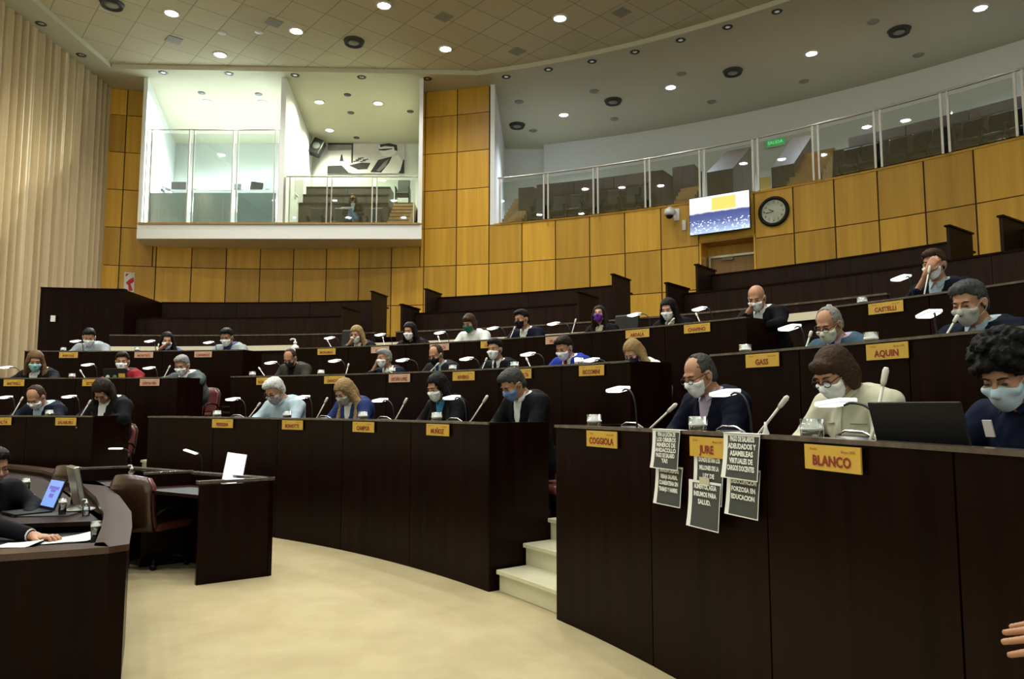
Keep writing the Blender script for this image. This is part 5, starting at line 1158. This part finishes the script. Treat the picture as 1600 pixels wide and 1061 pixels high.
# bottles with pump
def pump_bottle(pos, label, s=1.0, cap=False):
    t = thing('sanitizer_bottle', label, 'bottle', pos); t.scale = (s, s, s)
    MB().lathe([(.001, 0), (.033, 0), (.036, .006), (.036, .085), (.030, .105), (.013, .118), (.013, .128)], n=18).build('bottle', M['gel'] if not cap else M['white_plastic'], t)
    MB().lathe([(.016, .124), (.016, .142), (.006, .145), (.006, .165)], n=12).build('pump', M['white_plastic'], t)
    MB().tube([(0, 0, .168), (-.035, 0, .168), (-.045, 0, .158)], .007, 6).build('spout', M['white_plastic'], t); return t
q = on_r(458, 547, RC+.2); pump_bottle(pol(RC+.25, ang(q), ZCC-.125), 'white pump bottle at the left end of the third row middle desk', 1.75, True)
q = on_r(1299, 478, RC+.2); pump_bottle(pol(RC+.2, ang(q), ZCC-.125), 'white bottle at the end of the third row right desk', 1.0, True)
q = on_r(1197, 690, RA+.14); o = MB().lathe([(.001, 0), (.016, 0), (.016, .12), (.007, .145), (.006, .17), (.001, .172)], n=12).build('small_bottle', M['white_plastic']); o.location = pol(RA+.14, ang(q), ZA-.125); tag(o, 'small pale slim bottle right of the taped sheets', 'bottle')
# ------------------------------------------------------------------ taped sheets of paper on the front desk
def sheet(x0, ytop, x1, h_, lines, label, off=.010, curl=.02, over=False, tape=True, sx=.72):
    r = RA; a0_, a1_ = ang(on_r(x0, 700, r-off)), ang(on_r(x1, 700, r-off)); am = (a0_+a1_)/2; wd = 2*r*math.sin(R(abs(a0_-a1_))/2); top = on_r((x0+x1)/2, ytop, r-off).z
    t = thing('protest_sheet', label, 'paper', pol(r-off, am, top), R(am)-PI/2, 'printed sheets taped to the desk front')
    def lay(xa, xb, za, zb, dy, mt, nme, n=6):
        vs, fs = [], []
        for j in range(n+1):
            z = za+(zb-za)*j/n; v = -z/h_
            for u in (xa, (xa+xb)/2, xb): vs.append((u, -dy-curl*v*v-.006*math.sin(v*PI)*(u/wd+.5)+.0, z))
        for j in range(n):
            for i_ in (0, 1): a = j*3+i_; fs.append((a, a+1, a+4, a+3))
        k = len(vs); vs += [(x, y+.0012, z) for x, y, z in vs]; fs += [tuple(i_+k for i_ in f)[::-1] for f in fs]; m = MB(); m.add(vs, fs, True); return m.build(nme, M[mt], t)
    lay(-wd/2, wd/2, 0, -h_, 0, 'paper', 'sheet'); lay(-wd/2+wd*.13, wd/2-.004, -h_*.05, -h_+h_*.025, .0010, 'ink_grey', 'printed_block')
    n_ = len(lines); sz = wd*.125
    for j, ln in enumerate(lines):
        z = -h_*.12-j*h_*(.80/max(n_, 5)); v = -z/h_; y = -.0026-curl*v*v-.006*math.sin(v*PI)*.5
        text_mesh(ln, sz, Matrix.Translation((wd*.055, y-.0035, z)) @ Matrix.Rotation(PI/2, 4, 'X'), M['paper'], 'printed_line', t, bold=sz*.045, sx=min(.95, .80*wd/(sz*.68*max(len(ln), 1))))
    if over: MB().box((0, .02+.0, .002), (wd, .05, .0015)).build('folded_top', M['paper'], t)
    if tape: MB().box((wd*.02, -.004, 0.0), (wd*.3, .002, .035)).build('tape', M['tape'], t)
    return t
hh = .25
sheet(1020, 672, 1063, .185, ['VIVA LA LUCHA DE', 'LOS OBREROS', 'MINEROS DE', 'ANDACOLLO', 'PAGO DE SALARIO', 'YA!!'], 'sheet hanging over the desk edge, top left of the taped sheets', .022, over=True, tape=False)
sheet(1024, 728, 1066, .185, ['NINGUN DESPIDO', 'REBAJA SALARIAL', 'CUARENTENA SIN', 'TRABAJO Y HAMBRE'], 'sheet taped under the leftmost hanging sheet', .012)
sheet(1084, 710, 1131, .215, ['DONDE ESTAN LOS', 'MILLONES DE LA', 'LEY DE', 'EMERGENCIA?'], 'sheet taped directly under the yellow nameplate', .008)
sheet(1075, 752, 1125, .205, ['ALIMENTOS, AGUA', 'INSUMOS PARA', 'SALUD.'], 'lowest taped sheet hanging in the middle', .026)
sheet(1131, 678, 1188, .185, ['PAGO DE SALARIOS', 'ADEUDADOS Y', 'ASAMBLEAS', 'VIRTUALES DE', 'CARGOS DOCENTES'], 'sheet hanging over the desk edge, top right of the taped sheets', .024, over=True, tape=False)
sheet(1135, 732, 1187, .195, ['BONO POR', 'DESOCUPACION', 'FORZOSA EN', 'EDUCACION'], 'sheet taped at lower right of the taped sheets', .012)
# ------------------------------------------------------------------ stenographers desk on the floor
t = thing('stenographers_desk', 'dark L-shaped desk with flat end panel on the carpet', 'desk', at_z(306, 915, 0)); iv = Matrix.Translation(t.location).inverted()
e0, e1 = at_z(306, 915, 0), at_z(421, 900, 0); e0.z = e1.z = 0; d = (e1-e0).normalized(); nrm = Vector((-d.y, d.x, 0)); TZ = .715
# end panel
mid = (e0+e1)/2; rz = math.atan2(d.y, d.x); L_ = (e1-e0).length
put(MB().box((mid.x+nrm.x*.02, mid.y+nrm.y*.02, TZ/2-.01), (L_, .04, TZ-.02), rz).build('end_panel', M['dark'], t), iv)
put(MB().box((mid.x+nrm.x*.03, mid.y+nrm.y*.03, TZ), (L_+.03, .07, .022), rz).build('end_cap', M['edge'], t, bevel=.003), iv)
# back front: from the far right corner running left behind
g0_, g1_ = e1, at_z(205, 731, TZ); g1_.z = 0; gd = (g1_-g0_).normalized(); gm = (g0_+g1_)/2; gr = math.atan2(gd.y, gd.x); gl_ = (g1_-g0_).length
put(MB().box((gm.x, gm.y, TZ/2-.01), (gl_, .035, TZ-.02), gr).build('back_panel', M['dark'], t), iv)
put(MB().box((gm.x, gm.y, TZ), (gl_, .06, .022), gr).build('back_cap', M['edge'], t, bevel=.003), iv)
n2 = Vector((gd.y, -gd.x, 0));  n2 = -n2 if (mid-gm).dot(n2) < 0 else n2
wq = [g0_+d*-.02, e0+nrm*.04+d*.03, e0+nrm*.04+gd*gl_*.98, g1_]; put(MB().prism([(p_.x, p_.y, TZ-.12) for p_ in wq], (0, 0, .025)).build('worktop', M['dark2'], t), iv)
h0, h1 = at_z(225, 744, TZ), at_z(320, 738, TZ); dm = gm-n2*-.0
for f_ in (.52,):
    a_ = g0_+gd*gl_*f_; b_ = a_+(e0-e1)*.72; m_ = (a_+b_)/2; put(MB().box((m_.x, m_.y, TZ/2), ((b_-a_).length, .03, TZ), rz).build('divider', M['dark'], t), iv); put(MB().box((m_.x, m_.y, TZ+.01), ((b_-a_).length, .05, .02), rz).build('divider_cap', M['edge'], t, bevel=.003), iv)
a_ = g1_; b_ = a_+(e0-e1)*.9; m_ = (a_+b_)/2; put(MB().box((m_.x, m_.y, TZ/2), ((b_-a_).length, .03, TZ), rz).build('left_panel', M['dark'], t), iv); put(MB().box((m_.x, m_.y, TZ+.01), ((b_-a_).length, .05, .02), rz).build('left_cap', M['edge'], t, bevel=.003), iv)
WT = TZ-.095
def floorlamp(hx, hy, bx, by, label):
    b_ = at_z(bx, by, WT); h = at_y(hx, hy, b_.y)-b_; t2 = thing('desk_lamp', label, 'desk lamp', b_, 0); sg = -1
    MB().lathe([(.03, 0), (.03, .012), (.01, .02)], n=14).build('base', M['black'], t2)
    MB().tube([(0, 0, .01), (.0, 0, h.z*.5), (-.01, 0, h.z*.8), (h.x*.35, 0, h.z*.97), (h.x*.55, 0, h.z)], .0045, 6).build('gooseneck', M['black'], t2)
    MB().box((h.x, 0, h.z), (.115, .06, .014), M=Matrix.Rotation(R(0 if hx < 200 else 18), 4, 'Y')).build('lamp_head', M['lamp_head'], t2, bevel=.005)
floorlamp(181, 701, 204, 742, 'slim desk lamp with flat white head on the left part of the floor desk')
floorlamp(298, 706, 315, 752, 'slim desk lamp with tilted head on the right part of the floor desk')
q = at_z(360, 756, WT+.04); t = thing('tablet_stand', 'tilted frame with a bright white page on the floor desk', 'screen', (q.x, q.y, WT), R(24))
Tm = Matrix.Rotation(R(-22), 4, 'X') @ Matrix.Rotation(R(10), 4, 'Y'); M['page'] = emis('lit_white_page', (.86, .84, .95), .95)
MB().box(Tm @ Vector((0, .0, .16)), (.15, .014, .26), M=Tm).build('frame', M['white_plastic'], t, bevel=.004); MB().box(Tm @ Vector((0, -.009, .158)), (.135, .004, .235), M=Tm).build('lit_page', M['page'], t)
MB().box((0, .06, .012), (.12, .16, .02)).build('foot', M['black'], t)
q = at_z(205, 752, WT+.0); pump_bottle((q.x, q.y, WT), 'small clear pump bottle on the floor desk behind the wooden chair', .8)
q = at_z(247, 748, WT); o = MB().box((0, 0, .03), (.04, .03, .06)).build('power_socket', M['white_plastic']); o.location = (q.x, q.y, WT); tag(o, 'small pale socket box on the floor desk', 'socket')
# ------------------------------------------------------------------ curved presidency desk at bottom left
PZ = .62
pr = [(0, 866), (60, 862), (120, 858), (170, 854), (199, 850)]; front = [at_z(x, y, PZ) for x, y in pr]
far = [at_z(x, y, PZ) for x, y in ((204, 822), (203, 800), (185, 775), (160, 757), (130, 744), (90, 733), (40, 727), (0, 724))]
loop = [front[0]+Vector((-.8, -.12, 0))]+front+far+[far[-1]+Vector((-1.6, .6, 0))]
t = thing('presidency_desk', 'large curved dark desk with parapet at the bottom left corner', 'desk', (loop[5].x, loop[5].y, 0)); iv = Matrix.Translation(t.location).inverted()
inn = []
for i_ in range(len(loop)):
    a_ = loop[max(i_-1, 0)]; b_ = loop[min(i_+1, len(loop)-1)]; dd = (b_-a_).normalized(); inn.append(loop[i_]+Vector((-dd.y, dd.x, 0))*.13)
vs, fs = [], []
for o_, n_ in zip(loop, inn): vs += [(o_.x, o_.y, 0), (n_.x, n_.y, 0), (n_.x, n_.y, PZ-.03), (o_.x, o_.y, PZ-.03)]
for i_ in range(len(loop)-1):
    for q in range(4): fs.append((i_*4+q, i_*4+(q+1) % 4, i_*4+4+(q+1) % 4, i_*4+4+q))
fs += [(3, 2, 1, 0), (len(loop)*4-4, len(loop)*4-3, len(loop)*4-2, len(loop)*4-1)]
m = MB(); m.add(vs, fs); put(m.build('curved_front', M['dark'], t), iv)
vs2, fs2 = [], []
for o_, n_ in zip(loop, inn): e_ = (o_-n_)*.06; vs2 += [(o_.x+e_.x, o_.y+e_.y, PZ-.03), (n_.x-e_.x, n_.y-e_.y, PZ-.03), (n_.x-e_.x, n_.y-e_.y, PZ), (o_.x+e_.x, o_.y+e_.y, PZ)]
m = MB(); m.add(vs2, fs); put(m.build('top_rim', M['shell'], t), iv)
# worktops: near low shelf and the raised table behind it
NW, FWz = PZ-.05, PZ-.035
nearp = inn[1:6]; cut0, cut1 = at_z(0, 818, FWz), at_z(172, 806, FWz)
ws = [p_+Vector((-.0, .0, 0)) for p_ in inn[0:6]]+[Vector((cut1.x+.12, cut1.y, 0)), Vector((cut0.x-.8, cut0.y-.03, 0))]
put(MB().prism([(p_.x, p_.y, NW-.10) for p_ in ws], (0, 0, .025)).build('low_worktop', M['black'], t), iv)
ws = [Vector((cut0.x-.8, cut0.y-.03, 0)), cut1]+[p_ for p_ in inn[7:]]
put(MB().prism([(p_.x, p_.y, FWz-.055) for p_ in ws], (0, 0, .025)).build('raised_worktop', M['dark2'], t), iv)
cm = (cut0+cut1)/2; cd = cut1-cut0; put(MB().box((cm.x-.35, cm.y, (NW-.10+FWz-.055)/2), (cd.length+.8, .02, FWz-NW+.05), math.atan2(cd.y, cd.x)).build('shelf_front', M['dark'], t), iv)
W1 = NW-.075; W2 = FWz-.03
def on1(x, y): q_ = at_z(x, y, W1); return Vector((q_.x, q_.y, W1))
def on2(x, y): q_ = at_z(x, y, W2); return Vector((q_.x, q_.y, W2))
M['lap_screen'] = emis('blue_laptop_screen', (.16, .27, .62), .75); M['slide_text'] = emis('slide_purple', (.12, .10, .42), .7)
lt = laptop(on2(42, 803), R(-38), 'open laptop with a blue slide on the presidency desk', M['black'], M['lap_screen'], w_=.27, tilt=20, s=.88)
T = Matrix.Translation((0, .125, .02)) @ Matrix.Rotation(R(-20), 4, 'X')
for z_, w_, h_ in ((.165, .17, .022), (.142, .08, .018), (.105, .07, .028)): MB().box(T @ Vector((.005, -.0065, z_)), (w_, .003, h_), M=T.to_3x3().to_4x4()).build('slide_words', M['slide_text'], lt)
t = thing('monitor', 'thin silver monitor seen edge-on on the presidency desk', 'monitor', on2(126, 797), R(132))
Tt = Matrix.Rotation(R(-12), 4, 'X'); MB().box(Tt @ Vector((0, 0, .17)), (.24, .035, .27), M=Tt).build('screen_housing', M['steel'], t, bevel=.006); MB().box(Tt @ Vector((0, -.019, .17)), (.22, .003, .24), M=Tt).build('screen', M['screen_off'], t); MB().lathe([(.09, 0), (.09, .010), (.02, .02), (.02, .05)], n=16).build('foot', M['white_plastic'], t)
def saucer(p, label):
    t = thing('saucer', label, 'saucer', p, 0); MB().lathe([(.001, .004), (.03, .004), (.062, .014), (.064, .017), (.03, .009), (.001, .009)], n=24).build('dish', M['white_plastic'], t)
for (x, y), lb in (((39, 777), 'white saucer under the tall glass at the back of the presidency desk'), ((117, 800), 'white saucer by the monitor foot on the presidency desk')): saucer(on2(x, y), lb)
tumbler('A', 0, 'tall water glass standing on a saucer on the presidency desk', pos=on2(39, 777)+Vector((0, 0, .012)), s=.86)
tumbler('A', 0, 'water glass directly in front of the blue laptop', pos=on2(97, 806), s=.70)
tumbler('A', 0, 'water glass nearest the curved rim on the low shelf', pos=on1(149, 849), s=.78)
tumbler('A', 0, 'water glass between the laptop and the silver monitor', pos=on2(108, 790)+Vector((.0, .05, 0)), s=.6)
pump_bottle(on2(134, 806), 'clear pump bottle of gel on the presidency desk', .62)
def papers(p, rz, w_, l_, label, n=3, curlz=.02):
    t = thing('papers', label, 'papers', p, rz)
    for k_ in range(n):
        vs = []; fs = []; N = 6
        for i_ in range(N+1):
            for j in (0, 1): vs.append((-w_/2+w_*i_/N, -l_/2+l_*j, .002*k_+.001+curlz*(i_/N)**2*(1 if j else .3)))
        fs = [(2*i_, 2*i_+2, 2*i_+3, 2*i_+1) for i_ in range(N)]; k0 = len(vs); vs += [(x_, y_, z_+.0012) for x_, y_, z_ in vs]; fs += [tuple(q+k0 for q in f)[::-1] for f in fs]
        Mx = Matrix.Rotation(R(7*k_), 4, 'Z'); m = MB(); m.add([Mx @ Vector(v) for v in vs], fs, True); m.build('sheet', M['paper'], t)
papers(on2(8, 788), R(10), .24, .18, 'white papers at the left edge of the presidency desk')
papers(on1(108, 845), R(14), .24, .17, 'loose white papers under the resting hand', 3, .03); papers(on1(28, 853), R(-6), .20, .14, 'folded white papers left of the resting hand', 2)
o = MB().box((0, 0, .004), (.34, .14, .008), R(6)).build('desk_mat', M['ink_grey']); o.location = on2(68, 806)-Vector((.0, -.02, 0)); tag(o, 'dark flat mat in front of the laptop', 'desk mat')
# man whose arm rests on the desk: the rest of him sits outside the frame
P = at_z(-150, 800, W1); hw = on1(52, 846); hand_w = Vector((hw.x, hw.y, W1+.03))
def arm_person(label, shoulder, elbow, wrist, fdir, hairc, head, coat='black', res=.006, cat='person', thumb_side=1, flip=1, curl=.01, palm_n=None, headr=1.0):
    """a seated figure given in world coordinates, seen mainly by its arm and hand"""
    org = Vector((shoulder[0], shoulder[1], 0)); t = thing('person', label, cat, org); S = lambda v: np.array(v, float)-np.array(org)
    s_, e_, w_ = S(shoulder), S(elbow), S(wrist); d = np.array(fdir, float); d /= np.linalg.norm(d); up = np.array((0, 0, 1.)) if palm_n is None else np.array(palm_n, float)
    side = np.cross(d, up); side /= np.linalg.norm(side); nrm = np.cross(side, d)
    hd_ = S(head); tip = w_+d*.2; pts3 = np.array([s_, e_, w_, tip, hd_, hd_+(0, 0, .15), s_+(0, 0, -.5), s_-(.0, 0, 0)])
    # fine hand field
    def hand(f):
        f.cap(w_-d*.10, w_+d*.01, .027, .026, .015); pm = w_+d*.055; f.ell(pm, (.042, .048, .018), .014, np.stack([side, d, nrm], 1))
        for q in range(4):
            o_ = (q-1.5)*.0205; ln = (.060, .072, .068, .052)[q]; spread = (q-1.5)*.05
            dd = d+side*spread*flip; dd /= np.linalg.norm(dd); b0 = pm+side*o_*flip+d*.034+nrm*.004; b1 = b0+dd*ln*.45+nrm*.006; b2 = b1+dd*ln*.33-nrm*curl; b3 = b2+dd*ln*.24-nrm*(curl*1.6)
            f.cap(b0, b1, .0098, .0090, .006); f.cap(b1, b2, .0090, .0082, .003); f.cap(b2, b3, .0082, .0068, .003)
            f.ell(b0+nrm*.004, (.011, .011, .009), .006)
        t0 = w_+d*.018-side*.026*thumb_side; t1 = t0-side*.024*thumb_side+d*.030-nrm*.004; t2 = t1+d*.030-side*.008*thumb_side-nrm*.004
        f.cap(t0, t1, .0155, .0115, .012); f.cap(t1, t2, .0112, .0090, .003)
    lo = np.minimum.reduce([w_-.13, tip-.06, w_-d*.12-.05]); hi = np.maximum.reduce([w_+.13, tip+.06, w_-d*.12+.05]); f = Field(lo, hi, .0042); hand(f)
    X, Y, Z = f.grid(); f.D = np.maximum(f.D, (-((X-w_[0])*d[0]+(Y-w_[1])*d[1]+(Z-w_[2])*d[2])-.085).astype(np.float32))
    VF = f.mesh(); 
    # body core in the same mesh
    tor = s_+(np.array((-.18*flip, -.02, -.05))); lo2 = np.minimum.reduce([tor-.28, e_-.1, w_-.1, hd_-.16, tor+(0, 0, -.45)]); hi2 = np.maximum.reduce([tor+.28, e_+.1, w_+.1, hd_+.16]); g = Field(lo2, hi2, .014)
    g.cap(s_, e_, .05, .042, .03); g.cap(e_, w_-d*.03, .040, .030, .02); g.ell(tor+(0, 0, -.10), (.19, .12, .26), .06); g.cap(tor+(0, 0, .08), hd_+(0, 0, -.05), .055, .05, .04); g.ell(hd_+(0, 0, .035), (.078, .095, .085), .02); g.ell(hd_+(0, -.015, -.045), (.06, .072, .078), .02)
    V2, F2 = g.mesh(); V, F = VF; body = np_obj('body', (np.concatenate([V, V2]), np.concatenate([F, F2+len(V)])), skin('skin_m', SK['m']), t)
    j = Field(lo2, hi2, .012); cw = w_-d*.055 if False else w_-(w_-e_)/np.linalg.norm(w_-e_)*.045
    j.cap(s_, e_, .066, .056, .04); j.cap(e_, cw, .055, .043, .025); j.ell(tor+(0, 0, -.10), (.215, .145, .28), .07); j.cap(tor+(.02, 0, .10), s_, .085, .062, .06); j.cap(tor, tor+(-.17*flip, 0, .03), .085, .06, .06)
    np_obj('jacket', j.mesh(), cloth('cloth_'+coat, CL[coat]), t)
    fd = (w_-e_)/np.linalg.norm(w_-e_); cf = MB(); cf.tube([tuple(cw-fd*.01), tuple(cw+fd*.028)], [.040, .036], 20); cf.build('shirt_cuff', cloth('cloth_white', CL['white']), t)
    hh_ = Field(hd_-.17, hd_+.17, .009); hh_.ell(hd_+(0, .015, .045), (.090, .110, .092), .01); hh_.ell(hd_+(0, .045, -.01), (.082, .07, .08), .03)
    X, Y, Z = hh_.grid(); fc = np.maximum(Z-(hd_[2]+.07), Y-(hd_[1]-.03)); hh_.D = np.maximum(hh_.D, -fc.astype(np.float32)); np_obj('hair', hh_.mesh(), hairm('hair_'+hairc, HC[hairc]), t)
    return t, w_, d, side, nrm
el = Vector((hw.x-.30, hw.y+.07, W1+.08)); shd = Vector((hw.x-.52, hw.y+.22, W1+.36))
t, w_, d_, s_, n_ = arm_person('person at left edge in black suit, hand resting on loose papers', shd, el, hand_w, (1, -.10, -.10), 'black', shd+Vector((-.20, -.02, .25)), thumb_side=-1, flip=1)
rg = MB(); c_ = w_+d_*.105+s_*-.01; rg.tube([tuple(c_+s_*.0115*math.cos(a*PI/8)+n_*.0115*math.sin(a*PI/8)) for a in range(17)], .002, 5, caps=False); rg.build('gold_ring', M['gold'], t)
# second man further along the presidency desk, only the side of his head in frame
hp = at_z(-6, 728, 0.66); dpt = 4.9; hp = at_y(-9, 729, dpt)
figure('dark-haired man in suit cut by the left edge above the presidency desk', (hp.x-.14, hp.y+.08), 0, -30, (0, .16, hp.z/1.0), 1.0, hair='dark', style='short', coat='black', shirt='white', mask=None, pitch=18, yaw=0, table=.50, hip=(0, -.02, max(.22, hp.z-.55)))
# hands of a person close to the camera at the bottom right
hb = at_y(1660, 1020, 1.55)
arm_person('person at bottom right edge, fingers and dark sleeve only', hb+Vector((.62, -.10, .16)), hb+Vector((.36, -.04, -.12)), hb+Vector((.075, 0, -.028)), (-.80, .05, .42), 'dark', hb+Vector((.80, -.10, .42)), coat='navy', thumb_side=1, flip=1, curl=.026, palm_n=(.35, -.8, .5))

# shirt details of the woman in beige: placket and breast pockets
o, inf, P, _, _ = seat_pos['A30']; nb = inf['nb']; M['beige_seam'] = plain('beige_seam', (.36, .36, .27), .9)
def front_y(f_obj, x, z):
    best = None
    for v in f_obj.data.vertices:
        if abs(v.co.x-x) < .014 and abs(v.co.z-z) < .014 and (best is None or v.co.y > best): best = v.co.y
    return best
sh = [c for c in o.children if c.name.split('.')[0] == 'shirt'][0]
pl = [(nb[0], y_+.003, z_) for z_ in [nb[2]-.03-.02*i_ for i_ in range(13)] for y_ in [front_y(sh, nb[0], z_)] if y_ is not None]
if len(pl) > 3: MB().tube(pl, .0028, 5).build('placket', M['beige_seam'], o)
for s_ in (-1, 1):
    pk = [(nb[0]+s_*x_, y_+.002, nb[2]-.150) for x_ in (.05, .065, .08, .095, .11, .125) for y_ in [front_y(sh, nb[0]+s_*x_, nb[2]-.150)] if y_ is not None]
    if len(pk) > 3: MB().tube(pk, .0035, 5).build('pocket_flap', M['beige_seam'], o)
